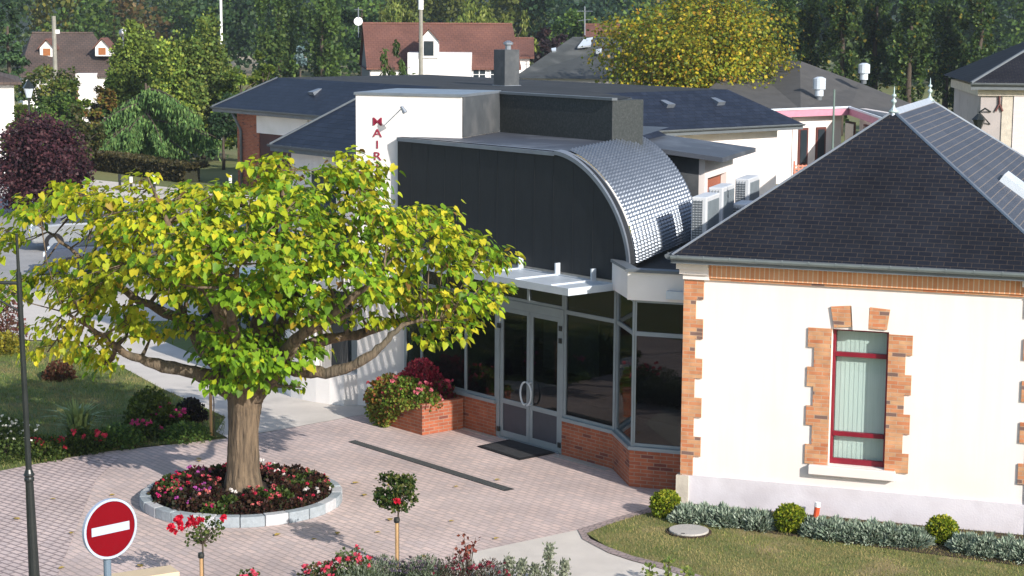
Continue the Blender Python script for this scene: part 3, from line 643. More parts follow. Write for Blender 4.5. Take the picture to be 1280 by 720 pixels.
# spot lamp on an arm
la = thing('wall_spotlight', 'small spotlight on a thin arm reaching over the red letters', 'lamp', PYO.p(PYO.at(480, 156)[0], 0, PYO.at(480, 156)[1]))
u0_, z0_ = PYO.at(480, 157, -.01); u1_, z1_ = PYO.at(506, 134, -.35)
MB().tube([PYO.p(u0_, 0, z0_), PYO.p(u1_, -.45, z1_)], .012, 6).build('arm', M['white_metal'], la)
MB().tube([PYO.p(u1_-.03, -.45, z1_+.02), PYO.p(u1_+.05, -.45, z1_-.1)], [.03, .05], 8).build('lamp_head', M['zinc'], la)
# canopy of pale slats
uE = FA.uw(bayP)[0]; CP = 1.05; z0c, z1c = 3.115, 3.24
F0 = uE-CP*0
can = thing('canopy', 'pale slatted metal canopy running above the glass doors', 'canopy', FA.p(uL, -CP, z0c))
uend = FA.uw(FY.p(-.08, -.02, 0))[0]-.0
uend = uC+.02; 
mb = MB().box(FA, uL, uend, -CP-.03, -CP, z0c, z1c).box(FA, uend-.03, uend, -CP, -.04, z0c+.001, z1c-.001).box(FA, uL, uL+.03, -CP, -.04, z0c+.001, z1c-.001).box(FA, uL, uend-.03, -.085, -.045, z0c+.001, z1c-.001)
mb.build('fascia', M['white_metal'], can)
mb = MB(); k = -CP+.03
while k < -.12: mb.box(FA, uL+.03, uend-.03, k, k+.062, z0c+.055, z1c-.012); k += .082
mb.build('slats', M['white_metal'], can)
for px in (560, 650, 696, 741):
    u = FA.at(px, 340, -.1)[0]; mb = MB().box(FA, u-.015, u+.015, -.14, -.035, z1c-.1, z1c+.2).box(FA, u-.012, u+.012, -CP, -.14, z0c+.01, z1c+.012); mb.build('bracket', M['white_metal'], can)
# ================================================================== curved white wall left of the pylon
cp = [PYO.p(pyL+.0, .02, 0)]+[pg(*q) for q in ((430, 507.5), (412, 505.5), (395, 503), (378, 500), (364, 496.5), (357.5, 492.5))]
cw = thing('curved_wall_wing', 'low curved white wall with a deep dark window beside the pylon', 'building', cp[3])
hz = 2.95; sillz = .62; headz = 2.3
mb = MB(); ins = []
for i in range(len(cp)):
    t_ = (cp[min(i+1, len(cp)-1)]-cp[max(i-1, 0)]).normalized(); nn = Vector((0, 0, 1)).cross(t_)*-1; nn = nn if nn.y > 0 else -nn
    ins.append(cp[i]+nn*.55)
for i in range(len(cp)-1):
    rngs = [(0, sillz), (headz, hz)] if i in (0, 1, 2) else [(0, hz)]
    for a, b in rngs:
        P = [Vector((p.x, p.y, a)) for p in (cp[i], cp[i+1], ins[i+1], ins[i])]; mb.prism(P, (0, 0, b-a))
wl_ = mb.build('wall', M['white'], cw)
mb = MB()
for i in range(3): mb.prism([Vector((p.x, p.y, sillz)) for p in (ins[i].lerp(cp[i], .12), ins[i+1].lerp(cp[i+1], .12), ins[i+1], ins[i])], (0, 0, headz-sillz))
mb.build('window', M['glass_far'], cw)
far = [ins[-1]+FB.ey*5, PYO.p(pyL, 6, 0)]
MB().prism([Vector((p.x, p.y, hz)) for p in cp+far], (0, 0, .14)).build('roof', M['felt'], cw)
MB().prism([ins[-1], ins[-1]+FB.ey*5, ins[-1]+FB.ey*5+FB.ex*.2, ins[-1]+FB.ex*.2], (0, 0, hz)).build('end_wall', M['white'], cw)
# ================================================================== air conditioners on the flat roof
def aircon(px, py, D, wd, dp, ht, label, zb_=3.46):
    p = pd(px, py, D); o = Vector((p.x, p.y, zb_)); fr = Fr(o, BB); a = thing('air_conditioner', label, 'air conditioner', o, 'air conditioning units on the flat roof')
    z0, z1 = zb_+.08, p.z
    MB().box(fr, 0, wd, 0, dp, z0, z1).build('casing', pm('ac_casing', (.62, .64, .66), (.54, .56, .58), 3, .5), a, bevel=.02)
    g_ = MB(); n = int((z1-z0-.1)/.045)
    for i in range(n): g_.box(fr, .03, wd*.72, -.014, -.001, z0+.06+i*.045, z0+.06+i*.045+.022)
    for k in range(4): uu = .03+(wd*.72-.03)*k/3; g_.box(fr, uu-.005, uu+.005, -.02, -.015, z0+.05, z1-.05)
    g_.build('grille', M['zinc_dark'], a)
    nf = 2 if z1-z0 > .95 else 1
    sp = MB()
    for i in range(int((dp-.12)/.03)): sp.box(fr, wd+.001, wd+.012, .07+i*.03, .07+i*.03+.016, z0+.08, z1-.08)
    sp.build('side_grille', M['alu'], a)
    for i in range(0):
        c = fr.p(wd, dp*.45, z0+(z1-z0)*(i+.5)/nf); rr = min(.25, dp*.33)
        mb = MB(); 
        for q in range(4): mb.tube([c+FB.ex*.01+FB.ey*math.cos(t_)*rr*(q+1)/4+Vector((0, 0, math.sin(t_)*rr*(q+1)/4)) for t_ in [k*math.pi/8 for k in range(17)]], .006, 4)
        mb.tube([c, c+FB.ex*.03], .05, 8); mb.build('fan_guard', M['zinc_dark'], a)
    MB().box(fr, .02, wd-.02, .08, .14, zb_, z0).box(fr, .02, wd-.02, dp-.14, dp-.08, zb_, z0).build('foot', M['zinc_dark'], a, split=True)
aircon(864.5, 246, 32.7, .27, .95, 0, 'nearest tall grey air conditioner, beside the curved metal roof')
aircon(885.5, 234, 34.3, .27, .95, 0, 'second tall air conditioner, behind the nearest one')
aircon(913.5, 255, 35.0, .27, .8, 0, 'lowest air conditioner, in front of the farthest tall one')
aircon(919, 223, 36.6, .28, .95, 0, 'farthest tall air conditioner, beside the white wall')
# ================================================================== assembly hall behind
def hip_roof(name, fr, L_, D_, ze, zt, inset, ov, mats, parent, lined=None):
    e = [fr.p(-ov, -ov, ze), fr.p(L_+ov, -ov, ze), fr.p(L_+ov, D_+ov, ze), fr.p(-ov, D_+ov, ze)]
    i_ = inset; t = [fr.p(-ov+i_, -ov+i_, zt), fr.p(L_+ov-i_, -ov+i_, zt), fr.p(L_+ov-i_, D_+ov-i_, zt), fr.p(-ov+i_, D_+ov-i_, zt)]
    mb = MB()
    for k in range(4): mb.quad(e[k], e[(k+1) % 4], t[(k+1) % 4], t[k])
    mb.quad(*t, mi=1); mb.quad(*e[::-1], mi=2); o = mb.build(name, mats, parent, fix=False)
    MB().tube([e[0], t[0]], .05, 5).tube([e[1], t[1]], .05, 5).build('hip_ridge', M['zinc_dark'], o, split=True)
    for k in (0, 1):
        a, b = e[k], e[(k+1) % 4]; out = (b-a).normalized().cross(Vector((0, 0, 1)))
        gutter(a, b, out, o, r=.085, nb=20, mat='zinc_dark')
        MB().prism([a-out*.02+Vector((0, 0, -.0)), b-out*.02, b-out*.02-Vector((0, 0, .22)), a-out*.02-Vector((0, 0, .22))], out*.018).build('fascia', M['zinc_dark'], o)
    return o, e, t
ZE = 3.5; ov = .7
Lc = pg(265, 133, ZE); Rc = pg(1004, 154.5, ZE); fH = Fr(Lc, AA)
uR, wR = fH.uw(Rc); print('hall', Lc, Rc, uR, wR)
fH = Fr(fH.p(ov, ov, 0), AA); HL, HD = uR-2*ov, wR-2*ov
hall = thing('assembly_hall', 'long low hall behind with blue slate hip roof, brick pier and white right wall', 'building', fH.p(HL/2, 0, 0))
hr, he, ht = hip_roof('roof', fH, HL, HD, ZE, 4.8, 2.1, ov, [M['slate_blue'], M['felt'], M['white_paint']], hall)
mb = MB().box(fH, 1.9, HL, .0, .3, 0, ZE-.02).box(fH, HL-.3, HL, .302, HD, 0, ZE-.02).box(fH, .0, .3, 3, HD, 0, ZE-.02).box(fH, .3, HL-.3, HD-.3, HD, 0, ZE-.02)
mb.build('wall', M['plaster'], hall)
ua = fH.at(298, 180, 0)[0]; ub_ = fH.at(325, 180, 0)[0]
print('pier', ua, ub_)
MB().box(fH, ua, ub_, -.05, .6, 0, ZE-.25).build('brick_pier', M['redbrick'], hall)
ul_ = fH.at(386, 155)[0]
MB().box(fH, ub_-.15, ul_, -.07, -.01, ZE-1.05, ZE-.3).build('lintel', M['white'], hall)
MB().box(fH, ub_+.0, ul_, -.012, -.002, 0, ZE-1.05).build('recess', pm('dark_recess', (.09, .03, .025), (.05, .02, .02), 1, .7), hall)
dp_ = fH.p(ua+.42, -.12, 0); MB().tube([dp_+Vector((0, 0, 0)), dp_+Vector((0, 0, 2.5)), dp_+Vector((-.1, -.1, 2.75)), dp_+Vector((-.35, -.25, 3.3))], .06, 8).build('downpipe', M['zinc_dark'], hall, smooth=True)
# roof vents on the slate
def on_plane(px, py, a, b, c):
    n_ = (b-a).cross(c-a).normalized(); r = ray(px, py); return CAM+r*((a-CAM).dot(n_)/r.dot(n_)), (n_ if n_.z > 0 else -n_)
for px, py_2, k in ((395, 115, 0), (833, 130, 1), (896, 127, 1)):
    p, n_ = on_plane(px, py_2, he[k], he[k+1], ht[k]); e_ = (he[k+1]-he[k]).normalized(); u_ = n_.cross(e_)
    P = [p+e_*a+u_*b for a, b in ((-.2, -.25), (.2, -.25), (.13, .25), (-.13, .25))]; mb = MB(); mb.add([q-n_*.02 for q in P]+[P[0]+n_*.16, P[1]+n_*.16, P[2]+n_*.02, P[3]+n_*.02], [(0, 1, 5, 4), (1, 2, 6, 5), (2, 3, 7, 6), (3, 0, 4, 7), (4, 5, 6, 7)])
    mb.build('roof_vent', M['zinc'], hr)
# chimney box
cpos = pd(637, 95, 77); fcb = Fr((cpos.x, cpos.y), AA); zb3 = 4.7
ch = thing('roof_chimney', 'dark metal chimney box with a small cowl on the flat hall roof', 'chimney', (cpos.x, cpos.y, zb3))
zt3 = pd(637, 62, 77).z
MB().box(fcb, -.52, .18, -.4, .35, zb3, zt3).build('shaft', M['clad_grey'], ch); MB().box(fcb, -.56, .24, -.46, .41, zb3, zb3+.12).build('flashing', M['zinc'], ch)
MB().lathe(fcb.p(-.1, 0, zt3), [(.12, 0), (.12, .18), (.2, .2), (.2, .28), (.05, .36)], 10).build('cowl', M['zinc'], ch)
# small wing roof left of the pylon
ZW = 3.4; wc = pg(337.5, 180, ZW); fW = Fr(wc, AA); fW = Fr(fW.p(.5, .5, 0), AA)
wing = thing('hall_wing', 'small wing with low slate hip roof just left of the white pylon', 'building', fW.o)
hip_roof('roof', fW, 4.6, 12, ZW, 5.0, 2.15, .5, [M['slate_blue'], M['felt'], M['white_paint']], wing)
MB().box(fW, 0, 4.6, 0, .3, 0, ZW-.02).box(fW, 0, .3, .3, 12, 0, ZW-.02).build('wall', M['plaster'], wing)
MB().box(fW, 1.2, 2.6, -.01, -.002, .4, 2.6).build('window', M['glass_far'], wing)
# ================================================================== school with pink fascia, right
Z3 = 3.4; q1 = pg(1001, 137, Z3); q2 = pg(1062, 135, Z3); q3 = pd(1112, 152, 83); print('school', q1, q2, q3)
q4 = q3+Vector((5, 4, 0)); rA = pd(1000, 76, 97); rB = pd(1076, 104, 96); rC = pd(1150, 134, 94); q0 = q1-FA.ey*8
M['school_frame'] = pm('brown_red_frame', (.13, .035, .025), (.09, .025, .02), 3, .6)
sch = thing('school_building', 'pale school block with pink fascia and grey roof beyond the hall', 'building', q2)
bL = pd(930, 76, 100)
mb = MB().quad(q0, q1, q2, rB, rA, bL).quad(q2, q3, rC, rB).quad(q3, q4, rC)
ro = mb.build('roof', pm('grey_fibre_roof', (.085, .082, .078), (.06, .058, .056), 1.5, .9), sch, fix=False)
mb = MB()
for a, b in ((q0, q1), (q1, q2), (q2, q3)):
    d_ = (b-a).normalized(); nn = d_.cross(Vector((0, 0, 1))); mb.prism([a, b, b-Vector((0, 0, .32)), a-Vector((0, 0, .32))], nn*.05)
mb.build('fascia', M['pink'], ro, split=True)
mb = MB()
for a, b in ((q0, q1), (q1, q2), (q2, q3)): mb.prism([a+Vector((0, 0, .09)), b+Vector((0, 0, .09)), b, a], (b-a).normalized().cross(Vector((0, 0, 1)))*.1)
mb.build('gutter', M['white_metal'], ro, split=True)
mb = MB(); ww = []
for a, b in ((q0, q1), (q1, q2), (q2, q3)):
    a_2, b_2 = [Vector((p.x, p.y, 0)) for p in (a, b)]; fr = Fr(a_2, math.degrees(math.atan2((b-a).y, (b-a).x))); L_ = (b_2-a_2).length; mb.box(fr, 0, L_, .5, .8, 0, Z3-.02)
    ww.append((fr, L_))
mb.build('wall', M['plaster'], sch)
for pa, pb, yt, yb in ((998, 1010, 160, 207), (1020, 1032, 159, 207)):
    fr = ww[1][0] if pa > 1003 else ww[1][0]
    a = fr.at(pa, 180, .45); b = fr.at(pb, 180, .45); zt_, zb_ = fr.at(pa, yt, .5)[1], fr.at(pa, yb, .5)[1]
    o = MB().box(fr, a[0], b[0], .44, .499, zb_, zt_).build('window', M['school_frame'], sch); MB().box(fr, a[0]+.1, b[0]-.1, .42, .439, zb_+.1, zt_-.1).build('pane', M['glass_far'], o)
for pa, pb in ((1056, 1068), (1079, 1092)):
    fr = ww[2][0]; a, b = fr.at(pa, 172, .45)[0], fr.at(pb, 172, .45)[0]; print('w', a, b, ww[2][1])
    o = MB().box(fr, a, b, .44, .499, .9, 2.7).build('window', M['school_frame'], sch)
    MB().box(fr, a+.1, b-.1, .42, .439, 1.0, 2.6).build('pane', M['glass_far'], o)
for px, py_2, D, r_h in ((1024, 112, 90, (.26, .5)), (1080, 92, 94, (.25, .42))):
    p = pd(px, py_2, D); t_ = thing('roof_ventilator', 'round white roof ventilator on the grey school roof, '+('nearer the pink fascia' if D == 90 else 'higher up by the poplars'), 'ventilator', p, 'ventilators on the school roof')
    MB().lathe(p-Vector((0, 0, .3)), [(r_h[0]*.8, 0), (r_h[0]*.8, .3), (r_h[0]*1.15, .32), (r_h[0]*1.15, .32+r_h[1]), (r_h[0]*.5, .4+r_h[1])], 12).build('drum', M['white_metal'], t_, smooth=False)
    MB().lathe(p-Vector((0, 0, .5)), [(r_h[0]*.55, 0), (r_h[0]*.55, .3)], 10).build('neck', M['zinc_dark'], t_)
# dark hall between the red roofed house and the golden tree
g0 = pd(640, 98, 104); g1 = pd(716, 46, 112); g2 = pd(800, 46, 114); g3 = pd(830, 100, 104)
dh = thing('dark_roofed_hall', 'dark grey roofed hall seen above the flat roof beside the golden tree', 'building', (g0.x+4, g0.y, 0))
mb = MB().quad(g0, pd(830, 99, 104), g2, g1).quad(g0, g1, Vector((g0.x+3, 122, g0.z))).quad(g1, g2, Vector((g2.x, 124, 3)), Vector((g0.x+3, 122, 3)))
rr = mb.build('roof', pm('dark_fibre_roof', (.060, .066, .066), (.042, .047, .047), 1.2, .9, dirt=((.085, .09, .088), .8)), dh, fix=False)
MB().prism([Vector((g0.x+.3, g0.y+.3, 0)), Vector((g3.x, g3.y+.3, 0)), Vector((g3.x, 122, 0)), Vector((g0.x+3.2, 121.5, 0))], (0, 0, g0.z)).build('wall', M['plaster'], dh)
for a in (((722, 60), (730, 50), (741, 48), (738, 58)), ((744, 64), (752, 62), (752, 66), (745, 67)), ((689, 62), (695, 61), (695, 65), (690, 65))):
    P = [on_plane(x, y, g0, g3, g1)[0]+Vector((0, -.1, .08)) for x, y in a]; MB().prism(P, (0, .1, -.1)).build('skylight', M['white_metal'], rr)
# houses -----------------------------------------------------------------
def gable_house(name, label, A_, B_, depth, zw, zr_, wallm, roofm, hipped=(0, 0), ovh=.3):
    """front eave from plan point A_ to B_; ridge parallel behind"""
    A_ = Vector((A_[0], A_[1], 0)); B_ = Vector((B_[0], B_[1], 0)); d_ = (B_-A_); L_ = d_.length; fr = Fr(A_, math.degrees(math.atan2(d_.y, d_.x)))
    t = thing(name, label, 'house', A_.lerp(B_, .5)); mb = MB().box(fr, 0, L_, 0, depth, 0, zw)
    if not hipped[0]: mb.add([fr.p(.001, 0, zw), fr.p(.001, depth, zw), fr.p(.001, depth/2, zr_-.1)], [(0, 1, 2)])
    if not hipped[1]: mb.add([fr.p(L_-.001, 0, zw), fr.p(L_-.001, depth, zw), fr.p(L_-.001, depth/2, zr_-.1)], [(0, 1, 2)])
    wl2 = mb.build('wall', M[wallm], t)
    o_ = ovh; e = [fr.p(-o_, -o_, zw-.05), fr.p(L_+o_, -o_, zw-.05), fr.p(L_+o_, depth+o_, zw-.05), fr.p(-o_, depth+o_, zw-.05)]
    r0 = fr.p(-o_+hipped[0], depth/2, zr_); r1_ = fr.p(L_+o_-hipped[1], depth/2, zr_); mb = MB()
    for k, ps in enumerate(((e[0], e[1], r1_, r0), (e[2], e[3], r0, r1_))): n2 = Vector((0, 0, -.12)); mb.prism(ps, n2)
    if hipped[0]: mb.quad(e[3], e[0], r0)
    if hipped[1]: mb.quad(e[1], e[2], r1_)
    mb.quad(*[p-Vector((0, 0, .13)) for p in e])
    rf = mb.build('roof', M[roofm], t, fix=False)
    MB().tube([r0, r1_], .1, 6).build('ridge', M[roofm], rf)
    return t, fr, L_, rf, wl2
def house_window(t, fr, u, z, w_, h_, shut=None, w0=0):
    o = MB().box(fr, u, u+w_, w0-.06, w0-.004, z, z+h_).build('window', M['white_paint'], t); 
    mb = MB()
    for a, b in ((.08, w_/2-.03), (w_/2+.03, w_-.08)):
        for c, d_ in ((.08, h_/2-.02), (h_/2+.02, h_-.08)): mb.box(fr, u+a, u+b, w0-.075, w0-.061, z+c, z+d_)
    mb.build('pane', M['glass_far'], o)
    if shut:
        for a in (u-w_*.55, u+w_+.03): MB().box(fr, a, a+w_*.5, w0-.07, w0-.005, z-.02, z+h_+.02).build('shutter', M[shut], o)
def dormer(t, rf, P, wd, hgt, wall='white', frame='letter_red', roofm='tile_red', deg=0, winm='glass_far'):
    fr = Fr((P.x, P.y), deg); z = P.z
    o = MB().box(fr, -wd/2, wd/2, 0, 1.6, z, z+hgt).add([fr.p(-wd/2, .0, z+hgt), fr.p(wd/2, .0, z+hgt), fr.p(0, .0, z+hgt+wd*.55), fr.p(0, 1.6, z+hgt+wd*.55), fr.p(wd/2, 1.6, z+hgt), fr.p(-wd/2, 1.6, z+hgt)], [(0, 1, 2)]).build('dormer', M[wall], rf)
    mb = MB()
    for sg in (-1, 1):
        a = [fr.p(sg*(wd/2+.15), -.15, z+hgt-.12), fr.p(0, -.15, z+hgt+wd*.55+.05), fr.p(0, 2.0, z+hgt+wd*.55+.05), fr.p(sg*(wd/2+.15), 2.0, z+hgt-.12)]; mb.prism(a, (0, 0, .09))
    mb.build('dormer_roof', M[roofm], rf)
    MB().box(fr, -wd*.26, wd*.26, -.03, -.004, z+hgt*.15, z+hgt*.95).build('dormer_window', M[winm], rf)
# far-left white house with shutters
a = pg(-150, 165); b = pg(22, 150)
D1 = 88; a = pd(-160, 110, D1+1); b = pd(24, 110, D1); zw = pd(24, 101, D1).z
b = Vector((b.x, b.y, 0)); e_ = Vector((math.cos(R(15)), math.sin(R(15)), 0)); a = b-e_*12
h1, f1, L1, rf1, _ = gable_house('white_house', 'white rendered house with brown roof and orange shutters cut by the left frame edge', (a.x, a.y), (b.x-.25, b.y), 7, zw, pd(0, 82, D1+2).z, 'white', 'tile_brown', (2, 2.4), .35)
zz = pd(5, 128, D1).z; house_window(h1, f1, L1-2.05, zz, .8, .8, None); u = L1-1.15
MB().box(f1, u, u+.38, -.06, -.004, zz-.02, zz+.85).build('shutter', M['shutter'], h1)
MB().box(f1, L1-.25, L1+.0, -.05, -.003, 0, .4).build('downpipe_base', M['zinc_dark'], h1)
# brown roofed house
D2 = 132; a = pd(28, 100, D2-3); b = pd(148, 100, D2-1.2); zw = pd(90, 92, D2).z
h2, f2, L2, rf2, _ = gable_house('brown_roofed_house', 'house with broad brown tiled roof and small pointed dormers behind the garden trees', (a.x, a.y), (b.x, b.y), 9, zw, pd(90, 41, D2+4).z, 'white', 'tile_brown', (1.2, 1.6), .3)
p = pd(60, 71, D2-.4); dormer(h2, rf2, p-Vector((0, .3, 0)), .95, .6, 'white', roofm='tile_red', winm='shutter'); p = pd(129, 70, D2-.4); dormer(h2, rf2, p-Vector((0, .3, 0)), .95, .6, 'white', winm='shutter')
p = pd(106, 114, D2-3); MB().box(Fr((p.x, p.y), 0), -.6, .6, 0, 3, 0, pd(106, 92, D2-3).z).build('porch', M['white'], h2)
MB().box(Fr((p.x-.55, p.y), 0), -.25, .1, -.05, -.003, 0, p.z+.3).build('brick_corner', M['redbrick'], h2)
p = pd(153.5, 41, D2+1); da = thing('satellite_dish', 'round white satellite dish at the end of the brown ridge', 'satellite dish', p)
MB().tube([p+Vector((0, 0, -.9)), p], .04, 6).build('mast', M['zinc'], da)
MB().lathe((0, 0, 0), [(.02, 0), (.15, .02), (.27, .075)], 16).build('dish', M['white_paint'], None)
o = bpy.context.scene.collection.objects[-1]; o.data.transform(Matrix.Rotation(R(75), 4, 'X')); o.parent = da; o.data.polygons.foreach_set('use_smooth', [True]*len(o.data.polygons))
# red roofed long house
D3 = 118; b = pd(646, 95, D3+1.2); a = pd(463, 95, D3); zw = pd(560, 84, D3).z
h3, f3, L3, rf3, _ = gable_house('red_roofed_house', 'long white house with red tiled roof and grey slate gable', (a.x, a.y), (b.x, b.y), 8.5, zw, pd(550, 30, D3+4).z, 'white', 'tile_red', (0, 0), .25)
MB().prism([f3.p(-.08, -.05, 0), f3.p(-.08, -.05, zw), f3.p(-.08, 4.25, pd(550, 30, D3+4).z-.05), f3.p(-.08, 8.55, zw), f3.p(-.08, 8.55, 0)], f3.ex*.06).build('slate_gable', pm('grey_slate_hanging', (.10, .115, .14), (.08, .09, .11), 3, .6), h3)
p = pd(536, 79, D3-.6); MB().box(Fr((p.x, p.y), 0), -1.3, 2.6, -.0, 2.5, 0, pd(536, 66, D3-.6).z).build('porch', M['white'], h3)
dormer(h3, rf3, p+Vector((0, -.1, .3)), 1.15, 1.1, 'white', roofm='tile_red')
for px in (500, 590, 612, 628): u, z = f3.at(px, 92); house_window(h3, f3, u, z-.5, .9, .9)
p = pd(448, 27, D3+4); da = thing('satellite_dish', 'white satellite dish with aerial on the slate gable of the red roofed house', 'satellite dish', p)
MB().tube([p+Vector((0, 0, -1)), p+Vector((0, 0, .9))], .035, 6).tube([p+Vector((-.25, 0, .75)), p+Vector((.25, 0, .75))], .02, 4).build('mast', M['zinc'], da)
o = MB().lathe((0, 0, 0), [(.02, 0), (.15, .02), (.28, .075)], 16).build('dish', M['white_paint'], None); o.data.transform(Matrix.Rotation(R(75), 4, 'X')); o.parent = da
# second small red roof and the far pink roof, right
a = pd(640, 75, 126); b = pd(662, 75, 126)
gable_house('small_red_roof_house', 'small house showing only its red roof right of the chimney box', (a.x, a.y), (b.x, b.y), 6, pd(650, 70, 126).z, pd(650, 48, 129).z, 'white', 'tile_red')
a = pd(738, 62, 124); b = pd(772, 62, 124)
gable_house('small_orange_roof_house', 'small orange roofed house half hidden by the golden tree', (a.x, a.y), (b.x, b.y), 6, pd(750, 52, 124).z, pd(750, 31, 127).z, 'white', 'tile_red')
a = pd(1236, 90, 112); b = pd(1420, 90, 100)
gable_house('far_pink_roof_house', 'house with faded pink tiled roof at the top right corner', (a.x+2, a.y), (b.x, b.y), 9, pd(1262, 78, 110).z, pd(1262, 13, 116).z, 'white', 'tile_red')
# stone house at right
D4 = 62; zE = pd(1214, 103, D4).z; c1_ = pd(1227, 103, D4)
fS = Fr((c1_.x, c1_.y), -6); sh = thing('stone_house', 'grey stone house with white shutters and slate roof at the right frame edge', 'house', c1_)
wl5 = MB().box(fS, 0, 6, 0, 7, 0, zE-.15).build('wall', pm('weathered_render', (.42, .38, .37), (.34, .31, .30), 1, .9, dirt=((.27, .25, .23), 1.2)), sh)
hip_roof('roof', fS, 6, 7, zE, zE+1.5, 2.9, .38, [M['slate'], M['slate'], M['white_paint']], sh)
MB().box(fS, -.12, 6.1, -.1, 7.1, zE-.42, zE-.14).build('cornice', M['stone'], sh)
u, z = fS.at(1279, 185); u2, z2 = fS.at(1266, 112)
MB().box(fS, u2-.32, u2+.02, -.04, -.004, .5, z2+.12).build('window_surround', M['stone'], sh); o = MB().box(fS, u2+.04, u2+.62, -.07, -.004, .6, z2).build('shutter', pm('pale_shutter', (.62, .56, .56), (.55, .5, .5), 3, .6, stretch=(1, 1, 9)), sh)
mb = MB(); p = [fS.at(*q) for q in ((1249, 118), (1249, 130), (1244, 139), (1253, 139))]
mb.tube([fS.p(p[0][0], -.05, p[0][1]), fS.p(p[1][0], -.05, p[1][1]), fS.p(p[2][0], -.05, p[2][1])], .035, 6).tube([fS.p(p[1][0], -.05, p[1][1]), fS.p(p[3][0], -.05, p[3][1])], .035, 6)
mb.build('wall_tie', pm('rusty_iron', (.14, .05, .045), (.10, .04, .035), 6, .8), sh)
# ================================================================== catalpa in the round bed
GR = (.19, .33, .02); GD = (.10, .21, .015); YG = (.38, .44, .022); YL = (.54, .48, .03); OR = (.44, .31, .03); BR = (.25, .14, .04)
Y0 = pg(303, 614, .2).y; TB = pg(303, 612, .22); TB.z = 0
tree = thing('catalpa_tree', 'broad spreading catalpa with big yellow green leaves standing in the round flower bed', 'tree', TB)
def tp(x, y, dy=0): return pd(x, y, Y0+dy)
mb = MB(); tr = []
prof_ = [(612+14, .48), (618, .41), (606, .355), (590, .31), (565, .29), (540, .28), (520, .29), (505, .31), (492, .35), (482, .33)]
pts = [tp(303+(0 if i < 5 else (i-5)*1.2), y) for i, (y, r) in enumerate(prof_)]
pts[0].z = .02
n = 26; P = []
fine = []
for i in range(len(pts)-1):
    for k in range(4): f = k/4; fine.append((pts[i].lerp(pts[i+1], f), (prof_[i][1]*(1-f)+prof_[i+1][1]*f)*.84))
fine.append((pts[-1], prof_[-1][1]*.84))
for i, (p, r) in enumerate(fine):
    for k in range(n):
        a = k*2*math.pi/n; rr = r*(1+.05*math.sin(3*a+.6)+.05*math.sin(7*a+i*.08)*(1 if i > 4 else 1.4)+.03*math.sin(13*a+i*.3)+random.uniform(-.018, .018)); P.append(p+Vector((math.cos(a)*rr, math.sin(a)*rr, 0)))
fs = [(i*n+k, i*n+(k+1) % n, (i+1)*n+(k+1) % n, (i+1)*n+k) for i in range(len(fine)-1) for k in range(n)]; fs.append(tuple(range((len(fine)-1)*n, len(fine)*n)))
mb.add(P, fs)
limbs = [
 [(300, 492, 0, .24), (262, 470, -.2, .17), (215, 461, -.4, .13), (165, 445, -.5, .09), (120, 415, -.6, .05), (80, 390, -.7, .02)],
 [(298, 488, 0, .22), (268, 440, .3, .17), (228, 400, .6, .12), (175, 375, .9, .08), (110, 330, 1.2, .05), (60, 290, 1.3, .02)],
 [(300, 486, 0, .2), (285, 420, -.4, .15), (255, 350, -.9, .11), (215, 290, -1.2, .06), (185, 222, -1.2, .012)],
 [(304, 486, 0, .2), (318, 420, .5, .15), (335, 340, .9, .1), (350, 260, 1.0, .06), (355, 205, 1.0, .02)],
 [(308, 486, 0, .2), (340, 425, .7, .14), (385, 350, 1.1, .09), (426, 275, 1.0, .05), (442, 205, .6, .015)],
 [(312, 490, 0, .22), (350, 445, .4, .15), (400, 428, .6, .12), (460, 415, .8, .09), (515, 396, .9, .05), (560, 380, .9, .015)],
 [(312, 492, 0, .22), (352, 462, -.5, .15), (400, 466, -.8, .12), (445, 456, -1.0, .10), (480, 430, -1.0, .07), (505, 405, -.9, .045), (550, 400, -.8, .015)],
 [(305, 488, 0, .2), (296, 440, -.9, .12), (290, 380, -1.8, .07), (300, 330, -2.4, .03)],
 [(305, 488, 0, .2), (330, 430, 1.4, .14), (345, 360, 2.5, .08), (350, 310, 3.2, .03)],
 [(300, 488, 0, .2), (250, 430, 1.4, .13), (215, 370, 2.3, .08), (190, 320, 2.8, .03)],
 [(310, 488, 0, .2), (370, 425, -.9, .11), (430, 380, -1.6, .07), (480, 335, -1.9, .03)],
 [(352, 462, -.5, .08), (375, 425, -.8, .07), (420, 400, -.9, .05), (450, 385, -1, .03)]]
LP = []
for L_ in limbs:
    q = [tp(a, b, c) for a, b, c, d in L_]
    s_ = []; rr = []
    for i in range(len(q)-1):
        p0, p1, p2, p3 = q[max(i-1, 0)], q[i], q[i+1], q[min(i+2, len(q)-1)]
        for k in range(5):
            t = k/5; v = .5*((2*p1)+(p2-p0)*t+(2*p0-5*p1+4*p2-p3)*t*t+(3*p1-p0-3*p2+p3)*t**3)
            s_.append(v+Vector([random.uniform(-.025, .025) for _ in range(3)])); rr.append((L_[i][3]*(1-t)+L_[i+1][3]*t)*random.uniform(.86, 1.1)*(.80 if i > 0 else 1-.2*t))
    s_.append(q[-1]); rr.append(L_[-1][3]); mb.tube(s_, rr, 10); LP += list(zip(s_, rr))
